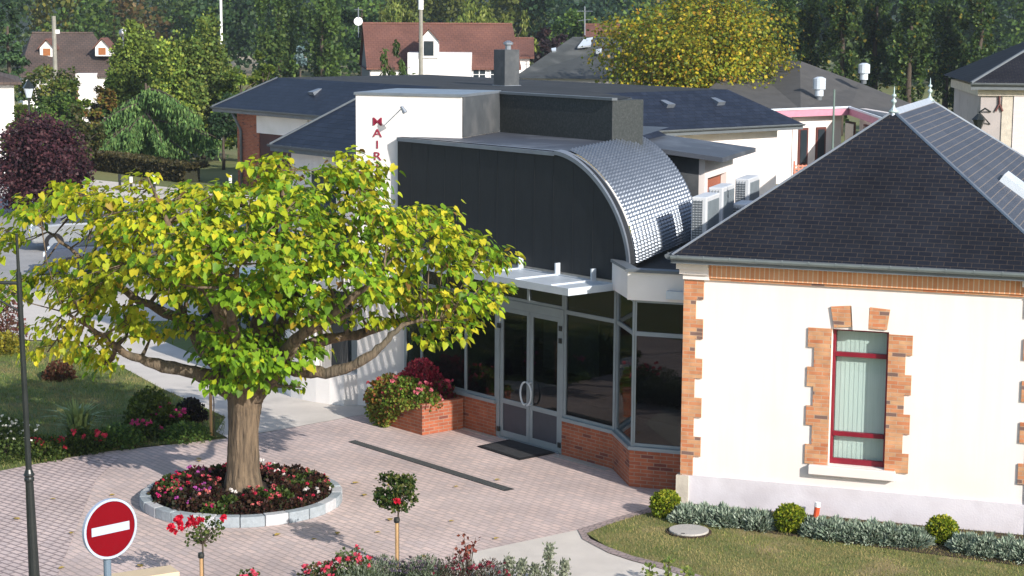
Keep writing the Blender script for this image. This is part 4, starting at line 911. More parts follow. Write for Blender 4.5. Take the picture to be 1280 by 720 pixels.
lobes = [ # px, py, rx, ry, yellow share, depth half-range
 (8, 305, 26, 26, .7, .8), (14, 358, 30, 24, .3, .8), (55, 262, 34, 26, .6, 1.3), (92, 246, 36, 18, .7, 1.4), (120, 275, 44, 28, .75, 1.8), (62, 345, 30, 24, .75, 1.0),
 (100, 375, 42, 30, .8, 1.6), (75, 415, 34, 24, .9, 1.0), (140, 335, 44, 30, .7, 2.2), (110, 438, 38, 16, .8, 1.0), (155, 400, 34, 24, .7, 1.6), (135, 455, 22, 10, .5, .5), (60, 440, 22, 12, .9, .4),
 (170, 290, 40, 28, .75, 2.4), (186, 222, 12, 12, .95, .1), (178, 240, 26, 7, .9, .2), (232, 238, 26, 18, .8, .7), (205, 262, 34, 20, .75, 1.8), (235, 285, 44, 34, .55, 2.8), (195, 345, 44, 30, .6, 2.6), (265, 250, 30, 22, .7, 1.4),
 (270, 300, 50, 34, .5, 3.0), (250, 350, 46, 28, .35, 2.8), (300, 372, 44, 30, .2, 2.6), (285, 415, 34, 24, .15, 1.8), (318, 262, 40, 30, .5, 2.6), (352, 215, 38, 26, .6, 1.2), (335, 310, 48, 36, .3, 3.2),
 (370, 250, 44, 34, .4, 2.4), (345, 365, 46, 34, .12, 2.8), (395, 290, 48, 34, .35, 3.0), (428, 212, 40, 24, .6, 1.0), (440, 190, 24, 12, .7, .3), (468, 208, 26, 10, .7, .4), (480, 215, 14, 8, .6, .2), (448, 246, 34, 26, .5, 1.4), (430, 320, 44, 30, .35, 2.6),
 (310, 440, 34, 26, .1, 1.3), (340, 430, 40, 28, .1, 1.4), (290, 470, 24, 12, .1, .4), (348, 470, 16, 14, .1, .3), (377, 483, 11, 7, .2, .05), (395, 335, 38, 26, .3, 2.2), (470, 275, 40, 22, .5, 1.8), (490, 310, 44, 28, .45, 2.2),
 (520, 280, 40, 24, .55, 1.6), (545, 278, 36, 18, .6, 1.0), (560, 320, 44, 28, .5, 1.6), (600, 320, 40, 26, .55, 1.2), (630, 326, 20, 16, .6, .4), (615, 365, 26, 18, .6, .6), (575, 375, 34, 20, .5, 1.1), (530, 370, 40, 22, .5, 1.5),
 (300, 452, 44, 20, .1, -.8), (350, 448, 40, 20, .1, -.8), (280, 478, 26, 14, .08, -.6), (325, 474, 30, 14, .08, -.6), (385, 448, 26, 16, .15, -.7), (265, 440, 24, 14, .15, -.7), (480, 360, 40, 18, .4, 1.6), (100, 236, 30, 9, .85, .5), (225, 246, 28, 10, .85, .5), (150, 255, 30, 12, .85, .7), (380, 385, 44, 22, .2, -1.6), (240, 330, 44, 24, .45, -2.2), (340, 320, 44, 24, .3, -2.6), (440, 340, 44, 22, .4, -2.0), (560, 408, 34, 18, .55, .8), (530, 425, 22, 10, .6, .3), (500, 400, 24, 14, .5, .5), (590, 400, 24, 12, .6, .4), (430, 372, 30, 18, .45, 1.2), (400, 395, 30, 18, .3, .9), (395, 425, 20, 12, .3, .4), (450, 395, 20, 12, .6, .4), (225, 400, 22, 18, .3, .8), (190, 418, 16, 9, .8, .3)]
PP = []; DD = []; UU = []; CC = []; SS = []; n_l = 0
TBv = np.array(TB)
for (x, y, rx, ry, ysh, dr) in lobes:
    fixed = dr if dr < 0 else None; reps = 1 if dr < .5 else 2 if dr < 1.4 else 3
    for k in range(reps):
        dy = fixed if fixed is not None else 0 if reps == 1 else (-dr+2*dr*(k+random.random()*.8+.1)/reps)
        c = tp(x+random.uniform(-.25, .25)*rx, y+random.uniform(-.2, .2)*ry, dy)
        sc1 = (Y0+dy)/F; R_ = np.array([rx*sc1, max(.25, min(rx*sc1, .8)), ry*sc1])
        cnt = int(math.pi*rx*ry/150*(6.6 if reps == 1 else 5.3))+6
        # leaves sit in little whorls at twig ends
        nw = max(2, cnt//17); wc_ = np.array(c)+ball(nw, .4)*R_*np.array([1, 1, .92]); ii = rng.integers(0, nw, cnt)
        pos = wc_[ii]+rng.normal(size=(cnt, 3))*np.array([.125, .125, .06])
        out = norm(pos-(wc_[ii]))*1.0; o2 = norm(pos-np.array([TBv[0], TBv[1], 2.4]))
        d = out*.6+o2*.45+rng.normal(size=(cnt, 3))*.35; d[:, 2] -= .95
        PP.append(pos); DD.append(d); UU.append(o2*.7+out*.5+rng.normal(size=(cnt, 3))*.35+np.array([0, 0, .75]))
        wy = min(.98, ysh+.0); tone = random.uniform(.85, 1.15)
        CC.append(palette(cnt, [GD, GR, YG, YL, OR, BR], [(1-wy)*.30, (1-wy)*.62, .62*wy+.08*(1-wy), .335*wy, .03*wy, .015*wy], .12)*tone); SS.append(.106*(.55+.85*rng.random(cnt)))
        # twigs
        best = min(LP, key=lambda q_: (q_[0]-c).length); 
        if (best[0]-c).length < 2.6:
            s_ = best[0]; md = s_.lerp(c, .5)+Vector((random.uniform(-.1, .1), random.uniform(-.1, .1), -.05)); r0 = min(best[1]*.6, .045); mb.tube([s_, md, c], [r0, r0*.7, .012], 6, cap=False)
            for j in range(0, nw, 2): e2_ = Vector(wc_[j]); mb.tube([c.lerp(s_, .2), e2_], [.012, .005], 4, cap=False)
mb.build('trunk', M['bark'], tree, smooth=True)
PP, DD, UU, CC, SS = [np.concatenate(a) for a in (PP, DD, UU, CC, SS)]
leaves('crown', PP, DD, SS, np.clip(CC, .01, .8), M['leaf'], tree, HEART, UU); print('catalpa leaves', len(PP))
# ================================================================== generic plants
def lerp3(a, b, t): return tuple(x+(y-x)*t for x, y in zip(a, b))
DKG = [(0.038, 0.078, 0.030), (0.057, 0.108, 0.035), (0.027, 0.057, 0.024)]
MIDG = [(0.084, 0.154, 0.034), (0.059, 0.112, 0.028), (0.126, 0.196, 0.039)]
YGR = [(0.189, 0.261, 0.036), (0.131, 0.203, 0.032), (0.261, 0.304, 0.043), (0.087, 0.145, 0.026)]
BLUEG = [(0.086, 0.175, 0.046), (0.061, 0.125, 0.035), (0.137, 0.225, 0.062)]
GOLD = [(.42, .32, .02), (.30, .28, .02), (.20, .24, .02), (.12, .17, .018), (.36, .20, .02)]
def bgtree(name, label, px, ytop, D, wpx, pal, kind='round', wts=None, group=None, zb=0.0, cat='tree', dens=1.0, base_frac=None, leafk=1.0, ztop=None):
    top = pd(px, ytop, D); h = (ztop if ztop else top.z)-zb; wd = wpx*D/F/2; base = Vector((top.x, top.y, zb))
    t = thing(name, label, cat, base, group)
    fr_ = base_frac if base_frac is not None else {'round': .18, 'column': .05, 'cone': .03, 'willow': .12, 'fir': .05}.get(kind, .1)
    z0 = zb+h*fr_; cz = (z0+zb+h)/2; rz = (zb+h-z0)/2; area = math.pi*(wd*F/D)*(rz*F/D)
    size = D*.0017*leafk; n = int(area/((.0017*F*leafk)**2*.45)*3.6*dens); n = min(max(n, 300), 42000)
    nc = max(16, int(n/(130 if kind == 'round' else 100))); per = max(8, n//nc); cr_ = wd*.27
    kw = dict(wts=wts, shellb=.38)
    if kind == 'round': crown('crown', t, (base.x, base.y, cz), (wd*.86, wd*.86, rz*.88), nc, per, max(cr_, .25), size, pal, droop=.25, **kw)
    elif kind == 'column': crown('crown', t, (base.x, base.y, cz), (wd*.85, wd*.85, rz*.95), nc, per, max(wd*.22, .2), size, pal, droop=-.35, flat=2.0, **kw)
    elif kind == 'cone': crown('crown', t, (base.x, base.y, cz), (wd*.92, wd*.92, rz*.97), nc, per, max(wd*.17, .18), size, pal, droop=-.3, flat=1.8, mat='needle', profile=lambda z: np.clip(1.10-z, .04, 1)**.65, **kw)
    elif kind == 'willow': crown('crown', t, (base.x, base.y, cz), (wd*.86, wd*.86, rz*.85), nc, per, max(wd*.15, .2), size*1.25, pal, droop=1.6, flat=2.8, shape=(DIAMOND[0]*np.array([.5, 1.2, 1]), DIAMOND[1]), **kw)
    elif kind == 'fir': crown('crown', t, (base.x, base.y, cz), (wd*.95, wd*.95, rz*.97), nc, per, max(wd*.2, .2), size, pal, droop=.35, flat=.5, mat='needle', profile=lambda z: np.clip(1.1-z, .05, 1), **kw)
    lim = [base+Vector((random.uniform(-.6, .6)*wd, random.uniform(-.6, .6)*wd, h*random.uniform(.5, .8))) for _ in range(5)] if kind in ('round', 'willow') else []
    trunk(t, base, base+Vector((0, 0, h*.75)), max(.05, h*.022), max(.02, h*.008), wob=.02*h*.3, limbs=lim)
    return t
# ---- far woodland mass
Pw = []; Cw = []; cn = 0
for row, (Yr, hh) in enumerate(((205, 13), (228, 17), (255, 22))):
    x = -95
    while x < 95:
        r = random.uniform(3.0, 6.0); hz_ = hh*random.uniform(.82, 1.15); cx_ = x; n = 1500
        pal = random.choice([DKG, DKG, MIDG, [(.034, .070, .042), (.045, .085, .05)], [(.08, .12, .03), (.06, .10, .028)]])
        if -50 < x < -46 and row == 0: pal = [(.16, .15, .03), (.10, .12, .025)]
        if -42 < x < -39 and row == 0: pal = [(.14, .095, .035), (.08, .09, .03)]
        if -14 < x < 4 and row == 0: pal = [(.085, .11, .022), (.12, .14, .03)]
        c = ball(22, .3)*np.array([r*.8, r*.8, hz_*.48])+np.array([cx_, Yr+random.uniform(-8, 8), hz_*.5]); ii = rng.integers(0, 22, n)
        Pw.append(c[ii]+ball(n, .5)*r*.42*np.array([1, 1, 1.1])); tone = (.75+.5*rng.random(22))[ii]; Cw.append(palette(n, pal, None, .2, tone)); x += r*1.05
Pw = np.concatenate(Pw); Cw = np.concatenate(Cw)
wo = leaves('woodland', Pw, rng.normal(size=(len(Pw), 3)), .48*(.6+.8*rng.random(len(Pw))), Cw, M['leaf'], None); setp(wo, kind='stuff', label='dark mixed woodland closing the view behind the houses', cat='woodland')
# ---- individual garden and park trees
T_ = bgtree
T_('golden_tree', 'large round tree turning golden yellow behind the hall roof', 874, -24, 96, 268, GOLD, 'round', [.17, .25, .27, .24, .07], base_frac=.18, dens=1.5, leafk=.95)
T_('dark_fir', 'dark fir standing behind the white house at the left edge', 8, -12, 120, 72, DKG, 'fir')
T_('yellowish_cypress', 'yellow green bushy cypress with several tips above the weeping cedar', 172, 26, 104, 112, [(.13, .19, .032), (.09, .14, .026), (.18, .23, .036)], 'cone', dens=1.7)
T_('cypress', 'broad pointed green cypress left of the hall roof', 252, 18, 100, 118, [(.10, .15, .028), (.065, .11, .022), (.14, .17, .03)], 'cone', dens=1.7)
T_('cypress', 'slimmer yellow green cypress between the cedar top and the broad one', 214, 50, 99, 96, YGR, 'cone', dens=1.7)
T_('leafy_shrub', 'pale yellow green shrub at the left end of the hall ridge', 300, 74, 98, 70, YGR, 'round', cat='shrub', base_frac=.0)
T_('poplar', 'first of two tall poplars left of centre, the wider one', 348, -40, 150, 72, [(.075, .13, .03), (.05, .095, .022), (.11, .16, .035)], 'column', dens=1.2)
T_('poplar', 'second of two tall poplars left of centre, nearer the slate gable', 402, -30, 148, 54, [(.075, .13, .03), (.055, .10, .024), (.11, .17, .035)], 'column', dens=1.2)
T_('pale_green_shrub', 'light green leafy tree at the foot of the two poplars', 328, 56, 112, 44, [(.16, .21, .03), (.10, .15, .022)], 'round', base_frac=.0)
T_('blue_spruce', 'small pale blue spruce in front of the poplars', 375, 54, 108, 34, [(.17, .26, .27), (.10, .17, .17), (.24, .33, .33)], 'fir')
T_('young_willow', 'small drooping willow before the slate gable', 492, 44, 98, 50, [(.075, .13, .03), (.05, .09, .02), (.10, .15, .04)], 'willow', base_frac=.0)
for i, (px, yt, wp, D, lb) in enumerate(((452, -28, 60, 160, 'dark round tree directly above the slate gable'),)): T_('dark_tree', lb, px, yt, D, wp, DKG, 'round')
for px, yt, wp, D, lb in ((500, -6, 80, 168, 'yellow green willow behind the left part of the red roof'), (590, -12, 84, 166, 'big yellow green willow behind the middle of the red roof'), (642, 6, 70, 160, 'drooping pale willow behind the right end of the red roof')):
    T_('willow', lb, px, yt, D, wp, [(.18, .22, .045), (.12, .17, .034), (.24, .27, .06)], 'willow', dens=1.1)
T_('purple_leaved_tree', 'dark purple leaved tree behind the end of the red roof', 690, 22, 150, 56, [(.045, .025, .025), (.03, .02, .02)], 'round')
T_('dark_tree', 'dark green tree behind the television aerial', 722, -10, 160, 80, MIDG, 'round')
for i, (px, wp, lb) in enumerate(((975, 56, 'first from the left'), (1016, 50, 'second from the left'), (1056, 54, 'third from the left'), (1098, 52, 'fourth from the left'), (1142, 58, 'fifth from the left'), (1188, 62, 'sixth, yellow patched'), (1230, 54, 'rightmost, beside the pink roof'))):
    T_('poplar', 'tall dark poplar in the right hand row, '+lb, px, -45, 122+3*(i % 2), wp, [(.060, .105, .026), (.038, .072, .020), (.11, .16, .034), (.24, .20, .03)], 'column', [.42, .36, .18, .04], group='row of tall poplars behind the school', dens=1.35, base_frac=.0)
T_('leafy_shrub', 'yellow green shrub peeping above the slate slope by the grey stone house', 1203, 112, 80, 60, YGR, 'round', cat='shrub', base_frac=0)
T_('leafy_shrub', 'small yellow green shrub just right of the finials', 1165, 128, 86, 50, YGR, 'round', cat='shrub', base_frac=0)
T_('rounded_tree', 'round olive green garden tree before the brown roof', 60, 74, 110, 84, [(.11, .15, .03), (.075, .12, .026), (.16, .16, .035)], 'round', base_frac=.0, dens=1.8)
T_('leafy_shrub', 'mid green bush below the round olive tree', 72, 106, 96, 66, MIDG, 'round', cat='shrub', base_frac=0, dens=1.6)
T_('leafy_shrub', 'light green bush beside the white house wall', 30, 120, 82, 52, [(.15, .20, .04), (.10, .15, .03)], 'round', cat='shrub', base_frac=0, dens=1.6)
T_('leafy_shrub', 'orange tinted bush below the small white porch', 122, 96, 102, 52, [(.17, .14, .03), (.09, .11, .02), (.20, .11, .03)], 'round', cat='shrub', base_frac=0)
T_('leafy_shrub', 'tall green shrub hiding the white wall right of the orange tinted bush', 142, 84, 103, 56, MIDG, 'round', cat='shrub', base_frac=0, dens=1.5)
T_('leafy_shrub', 'bushy yellow green shrub between the round olive tree and the brick corner', 92, 100, 100, 44, YGR, 'round', cat='shrub', base_frac=0, dens=1.5)
T_('leafy_shrub', 'dull green bush between the purple tree and the cedar', 104, 124, 90, 60, [(.06, .075, .02), (.09, .08, .025), (.04, .06, .015)], 'round', cat='shrub', base_frac=0)
T_('dark_tree', 'dark green yew just left of the brick pier', 278, 112, 93, 60, DKG, 'round', base_frac=0)
T_('purple_plum_tree', 'big dark purple leaved plum tree at the left edge', 46, 138, 72, 138, [(.070, .026, .034), (.040, .017, .024), (.105, .042, .046)], 'round', base_frac=.0, dens=2.2)
# weeping blue cedar with arching branches
cb = pg(190, 206); D = cb.y
wcd = thing('weeping_cedar', 'weeping blue green cedar with arching drooping branches behind the hedge', 'tree', cb)
Pc = []; Dc = []; mb = MB(); top = pd(182, 104, D); mb.tube([cb, cb.lerp(top, .5), top], [.2, .14, .05], 8)
specs = [(188, 118, 245, 150), (186, 112, 225, 132), (180, 128, 118, 165), (178, 122, 135, 150), (184, 150, 268, 176), (176, 150, 125, 185), (186, 165, 232, 200), (180, 160, 150, 200), (182, 140, 205, 190), (186, 108, 175, 140), (184, 156, 178, 205), (182, 145, 160, 172)]
for (x0, y0_, x1, y1_) in specs:
    for rep in range(3):
        dy = random.uniform(-2.4, 2.4); a = pd(x0, y0_, D); b = pd(x1+random.uniform(-9, 9), y1_+random.uniform(-6, 6), D+dy); mid = a.lerp(b, .5)+Vector((0, 0, .45))
        K = 26; pts = [a*(1-t)**2+mid*2*t*(1-t)+b*t*t for t in [k/K for k in range(K+1)]]
        mb.tube(pts[::3], [.05*(1-k/10)+.01 for k in range(len(pts[::3]))], 5)
        for k in range(3, K+1):
            m_ = 26; hang = .25+.75*random.random(); Pc.append(np.array(pts[k])+rng.normal(size=(m_, 3))*np.array([.14, .2, .05])-np.array([0, 0, 1])*rng.random((m_, 1))*hang); dd = rng.normal(size=(m_, 3))*.35; dd[:, 2] -= 1; Dc.append(dd)
Pc = np.concatenate(Pc); Dc = np.concatenate(Dc); k = Pc[:, 2] > .05; Pc, Dc = Pc[k], Dc[k]
mb.build('trunk', M['bark_dark'], wcd, smooth=True)
leaves('crown', Pc, Dc, .22, palette(len(Pc), BLUEG, None, .22), M['needle'], wcd, (DIAMOND[0]*np.array([.45, 1.2, 1]), DIAMOND[1]))
# clipped hedge
fh = Fr(pg(232, 229), AA); hu0 = -17
hd = thing('clipped_hedge', 'low clipped brownish green hedge in front of the weeping cedar', 'hedge', fh.o)
hz_ = pd(233, 207, fh.o.y).z; print('hedge h', hz_)
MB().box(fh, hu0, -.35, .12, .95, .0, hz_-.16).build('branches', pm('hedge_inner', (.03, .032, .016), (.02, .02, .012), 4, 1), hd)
n = 9000; uu = rng.random(n)*-hu0+hu0; uu = np.where(rng.random(n) < .06, -.25*rng.random(n), uu); face = (rng.random(n) < .55) & (uu < -.26); ww = np.where(face, .03+.08*rng.random(n), rng.random(n)*1.15); zz = np.where(face, rng.random(n)*hz_, hz_-.06+.08*rng.random(n))
Ph = np.array(fh.o)[None]+uu[:, None]*np.array(fh.ex)+ww[:, None]*np.array(fh.ey); Ph[:, 2] += zz
leaves('foliage', Ph, rng.normal(size=(n, 3)), .16, palette(n, [(.075, .062, .025), (.05, .05, .018), (.10, .085, .035)], None, .2), M['leaf'], hd)
# ================================================================== small plants near the camera
def clump(parent, name, c, r, h, n, size, pal, wts=None, shape=DIAMOND, spiky=0., mat='leaf', up_=1.0, jit=.18, shellb=.35, hemi=True, droop=0):
    P = ball(n, shellb)*np.array([r, r, h]); 
    if hemi: P[:, 2] = np.abs(P[:, 2])
    d = norm(P)+rng.normal(size=(n, 3))*(.35 if spiky else .8); d[:, 2] += up_*.4-droop; P = P+np.array(c)
    return leaves(name, P, d, size*(.7+.6*rng.random(n)), palette(n, pal, wts, jit), M[mat], parent, shape)
def flowers(parent, name, pts, r, col, jit=.1, k=9):
    pts = np.array(pts); n = len(pts); P = np.repeat(pts, k, 0)+rng.normal(size=(n*k, 3))*r*.25; d = rng.normal(size=(n*k, 3)); d[:, 2] = np.abs(d[:, 2])*.8
    return leaves(name, P, d, r*1.0, palette(n*k, [col], None, jit), M['petal'], parent, (DIAMOND[0]*np.array([1.3, 1, 1]), DIAMOND[1]))
NARROW = (DIAMOND[0]*np.array([.28, 1, 1]), DIAMOND[1])
# box balls and grey cushions along the pavilion
def ball_bush(px, py_, rpx, label):
    c = pg(px, py_+rpx*.8); r = rpx*c.length/F*.98; t = thing('box_bush', label, 'bush', c, 'clipped box balls along the pavilion')
    n = 3200; P = norm(rng.normal(size=(n, 3)))*(r*(.78+.2*rng.random((n, 1)))*(1+.07*np.sin(np.arange(n)[:, None]*0+rng.integers(0, 9, (n, 1))*.7)))*np.array([1, 1, .95])+np.array([c.x, c.y, r*.88]); d = norm(P-np.array([c.x, c.y, r*.88]))+rng.normal(size=(n, 3))*.6+np.array([0, 0, .3])
    leaves('foliage', P, d, .035*(.7+.7*rng.random(n)), palette(n, [(.28, .34, .025), (.18, .25, .02), (.42, .42, .045), (.10, .16, .016)], None, .15), M['leaf'], t)
    MB().lathe((c.x, c.y, 0), [(.03, 0), (r*.55, .08), (r*.78, r*.6), (r*.74, r*1.15), (r*.3, r*1.55)], 12).build('branches', M['hedge_core'] if 'hedge_core' in M else M.setdefault('hedge_core', pm('inner_branches', (.02, .026, .01), (.012, .016, .008), 9, 1)), t)
ball_bush(832, 631, 19.5, 'round yellow green box bush at the brick corner of the pavilion')
ball_bush(987, 649, 20, 'round box bush just left of the orange marker post')
ball_bush(1177, 664, 19.5, 'round box bush right of the window, nearest the right frame edge')
for i, (px, py_, rp) in enumerate(((858, 641, 18), (879, 642, 18), (905, 644, 20), (927, 647, 17), (950, 649, 20), (1020, 658, 19), (1040, 660, 21), (1066, 663, 20), (1091, 664, 21), (1117, 667, 20), (1143, 670, 19), (1208, 678, 19), (1231, 681, 21), (1258, 684, 20), (1283, 688, 20))):
    c = pg(px, py_+rp*.62); r = rp*c.length/F
    lb = 'grey green santolina cushion ' + ['touching the corner box bush', 'second from the pavilion corner', 'third from the pavilion corner', 'fourth from the pavilion corner', 'just left of the second box bush', 'just right of the orange marker', 'second right of the orange marker', 'below the left part of the window sill', 'below the right part of the window sill', 'two left of the last box bush', 'just left of the last box bush', 'just right of the last box bush', 'second right of the last box bush', 'third right of the last box bush', 'cut by the right frame edge'][i]
    t = thing('santolina', lb, 'plant', c, 'grey santolina cushions along the pavilion')
    n = 1500; P = norm(rng.normal(size=(n, 3)))*np.array([r*1.1, r*1.1, r*1.05]); P[:, 2] = np.abs(P[:, 2]); P *= (.75+.25*rng.random((n, 1)))*(1+.20*np.sin(P[:, 0:1]*24+i)*np.cos(P[:, 2:3]*21+P[:, 1:2]*17)); d = norm(P)+rng.normal(size=(n, 3))*.35+np.array([0, 0, .35])
    leaves('foliage', P+np.array([c.x, c.y, .01]), d, .075*(.7+.6*rng.random(n)), palette(n, [(.29, .36, .27), (.20, .27, .20), (.40, .46, .37), (.13, .17, .12)], None, .12), M['needle'], t, NARROW)
    MB().lathe((c.x, c.y, 0), [(.03, 0), (r*.8, .05), (r*.75, r*.5), (r*.3, r*.85)], 10).build('branches', M['hedge_core'], t)
# soil strip
st = MB(); A1, A2 = pg(840, 652), pg(1300, 712); B1, B2 = FB.p(0, -.02, 0), FB.p(6.2, -.02, 0); st.quad(*[Vector((p.x, p.y, .020)) for p in (A1, A2, B2, B1)]); setp(st.build('soil_strip', M['soil']), kind='structure')
# ---- round stone bed with bedding plants
RC = pg(303, 626); rad_o = 1.60; RC.y = pg(303, 660).y+rad_o*.985; print('bed centre', RC, TB)
bed = thing('round_planting_bed', 'circular kerb of grey granite blocks with dark soil round the catalpa trunk', 'planter', (RC.x, RC.y, 0))
nb = 26
for q in range(2):
    mb = MB()
    for k in range(nb):
        if k % 3 == 0 and q == 0 or k % 3 and q == 1: continue
        a0_, a1_ = (k+.015)/nb*2*math.pi, (k+.985)/nb*2*math.pi; ro, ri, hk = rad_o+random.uniform(-.01, .01), rad_o-.17, .17+random.uniform(-.008, .008)
        P = [Vector((RC.x+r*math.cos(a), RC.y+r*math.sin(a), 0)) for a in (a0_, (a0_+a1_)/2, a1_) for r in (ro, ri)]
        mb.prism([P[0], P[2], P[4], P[5], P[3], P[1]], (0, 0, hk))
    mb.build('kerb', M['granite'] if q == 0 else M['granite_pale'], bed, bevel=.012, split=True)
mb = MB(); mb.lathe((RC.x, RC.y, .0), [(rad_o-.18, .02), (rad_o-.18, .10), (rad_o-.5, .18), (.3, .26)], 30); mb.build('soil', M['soil'], bed, smooth=True)
FCOL = {'pink': (.62, .10, .14), 'magenta': (.48, .02, .14), 'red': (.48, .02, .06), 'white': (.75, .70, .68), 'salmon': (.62, .16, .15), 'violet': (.42, .08, .34)}
def begonia(c, label, fc, leafpal, r=.15, h=.17, nf=4, group='', name='bedding_begonia'):
    t = thing(name, label, 'plant', c, group); n = 190
    clump(t, 'foliage', c, r, h, n, .055, leafpal, None, jit=.25)
    if nf: flowers(t, 'flower', [(c.x+random.uniform(-.8, .8)*r, c.y+random.uniform(-.9, .6)*r, c.z+h*random.uniform(.75, 1.15)) for _ in range(nf)], .034, fc)
    return t
PUR = [(.055, .022, .018), (.035, .018, .014), (.07, .035, .02), (.03, .035, .014)]; GRL = [(.06, .10, .02), (.04, .07, .016), (.09, .12, .025)]
protos = {}
for cn_, fc in FCOL.items():
    for gi, lp in enumerate((PUR, GRL)): protos[cn_, gi] = None
spots = []
for ringr, cnt in ((1.28, 34), (1.02, 27), (.76, 19), (.54, 11)):
    for k in range(cnt):
        a = 2*math.pi*(k+random.uniform(-.25, .25))/cnt; rr = ringr+random.uniform(-.06, .06); p = Vector((RC.x+rr*math.cos(a), RC.y+rr*math.sin(a), .12+.12*(1.4-rr)))
        if (Vector((p.x, p.y))-Vector((TB.x, TB.y))).length > .48: spots.append(p)
for p in spots:
    fx = (p.x-RC.x)/rad_o
    if fx < -.1: cn_ = random.choice(['pink', 'magenta', 'magenta', 'salmon', 'violet', 'red', 'red'])
    elif fx < .25: cn_ = random.choice(['magenta', 'red', 'white', 'salmon', 'red'])
    else: cn_ = random.choice(['salmon', 'white', 'red', 'red', 'pink'])
    gi = 1 if random.random() < (.15 if fx < .2 else .35) else 0
    if random.random() < (.25 if fx < 0 else .45): cn_ = 'none'
    lf = 'dark purple leaves' if gi == 0 else 'green leaves'
    if (cn_, gi) in protos and protos.get((cn_, gi)) is not None: place(protos[cn_, gi], p, random.uniform(0, 6.28), random.uniform(.85, 1.2))
    else:
        if cn_ == 'none': lb = 'flowerless bedding plant with %s in the round bed' % lf; g_ = 'flowerless plants with %s in the round bed' % lf
        else: lb = 'small bedding begonia with %s flowers and %s in the round bed' % (cn_, lf); g_ = '%s begonias with %s in the round bed' % (cn_, lf)
        protos[cn_, gi] = begonia(p, lb, FCOL.get(cn_), PUR if gi == 0 else GRL, nf=0 if cn_ == 'none' else 3, group=g_)
# ---- brick planter by the entrance
pu0 = FA.at(505, 520)[0]; PW = -1.0
pl = thing('brick_planter', 'low red brick planter against the glass front left of the doors', 'planter', FA.p(-.7, -.5, 0))
ul = -1.45
MB().box(FA, ul, -.02, PW, PW+.12, 0, .58).box(FA, -.14, -.02, PW+.121, -.035, 0, .58).box(FA, ul, ul+.12, PW+.121, -.035, 0, .58).build('brick_body', M['redbrick'], pl)
MB().box(FA, ul+.121, -.141, PW+.122, -.036, .3, .52).build('soil', M['soil'], pl)
def fplant(name, label, u, w_, z, r, h, n, size, pal, fl=None, wts=None, nf=0, fr=.05, spiky=0, group=None, droop=0, shape=DIAMOND, cat='plant', fz=(.6, 1.1)):
    c = FA.p(u, w_, z); return fplant_at(name, label, c, r, h, n, size, pal, fl, wts, nf, fr, spiky, group, droop, shape, cat, fz)
def fplant_at(name, label, c, r, h, n, size, pal, fl=None, wts=None, nf=0, fr=.05, spiky=0, group=None, droop=0, shape=DIAMOND, cat='plant', fz=(.6, 1.1)):
    t = thing(name, label, cat, c, group); clump(t, 'foliage', c, r, h, n, size, pal, wts, shape, spiky, droop=droop)
    if nf:
        pts = []
        for _ in range(nf): v = ball(1, .1)[0]; pts.append((c.x+v[0]*r, c.y-abs(v[1])*r*.9+.15*r, c.z+h*random.uniform(*fz)*(1-.35*(v[0]**2))))
        flowers(t, 'flower', pts, fr, fl)
    mb = MB()
    for k in range(5): mb.tube([c, c+Vector((random.uniform(-.4, .4)*r, random.uniform(-.4, .4)*r, h*.7))], [.012, .004], 4)
    mb.build('stem', M['bark_dark'], t); return t
PG = [(.13, .22, .03), (.08, .15, .022), (.20, .29, .04), (.22, .12, .04)]
fplant('red_leaved_plant', 'feathery deep red plant at the back of the brick planter', -1.0, -.30, .5, .46, .72, 1700, .06, [(.34, .025, .06), (.22, .02, .04), (.42, .07, .09)], None, droop=-.6)
fplant('red_leaved_plant', 'smaller deep red plant at the right back of the planter against the glass', -.45, -.22, .5, .28, .38, 700, .06, [(.26, .02, .05), (.17, .03, .03), (.10, .12, .03)], (.6, .08, .14), nf=4)
fplant('flowering_plant', 'bushy green and orange leaved plant at the left end of the brick planter', -1.30, -.78, .42, .50, .50, 2600, .055, [(.27, .10, .03), (.15, .19, .03), (.36, .20, .05), (.20, .25, .035)], (.5, .06, .08), nf=8)
fplant('flowering_plant', 'bright green plant with pink flowers in the middle of the planter', -.80, -.82, .45, .48, .50, 2400, .06, PG, (.66, .16, .22), nf=7)
fplant('flowering_plant', 'green plant with pink flowers at the right end of the planter', -.30, -.74, .46, .34, .36, 1300, .055, PG, (.70, .2, .26), nf=7)
t = thing('trailing_plant', 'trailing green plant hanging over the front of the brick planter', 'plant', FA.p(-1.1, PW-.02, .58)); n = 3600
uu = -1.52+rng.random(n)*1.25; zz = .62-rng.random(n)**1.2*.62*(np.clip(1.25-np.abs(uu+1.15)*1.6, .25, 1)); ww = PW-.02-.22*rng.random(n)*(1.1-np.abs(zz-.35))
Pt = np.array(FA.o)[None]+uu[:, None]*np.array(FA.ex)+ww[:, None]*np.array(FA.ey); Pt[:, 2] = zz; dd = rng.normal(size=(n, 3))*.6-np.array(FA.ey)*.4-np.array([0, 0, .5])
leaves('foliage', Pt, dd, .055*(.7+.6*rng.random(n)), palette(n, [(.17, .24, .035), (.11, .17, .028), (.28, .14, .04), (.28, .31, .055)], None, .15), M['leaf'], t)
flowers(t, 'flower', [tuple(FA.p(random.uniform(-1.5, -.5), PW-.22, random.uniform(.2, .7))) for _ in range(9)], .035, (.60, .12, .14))
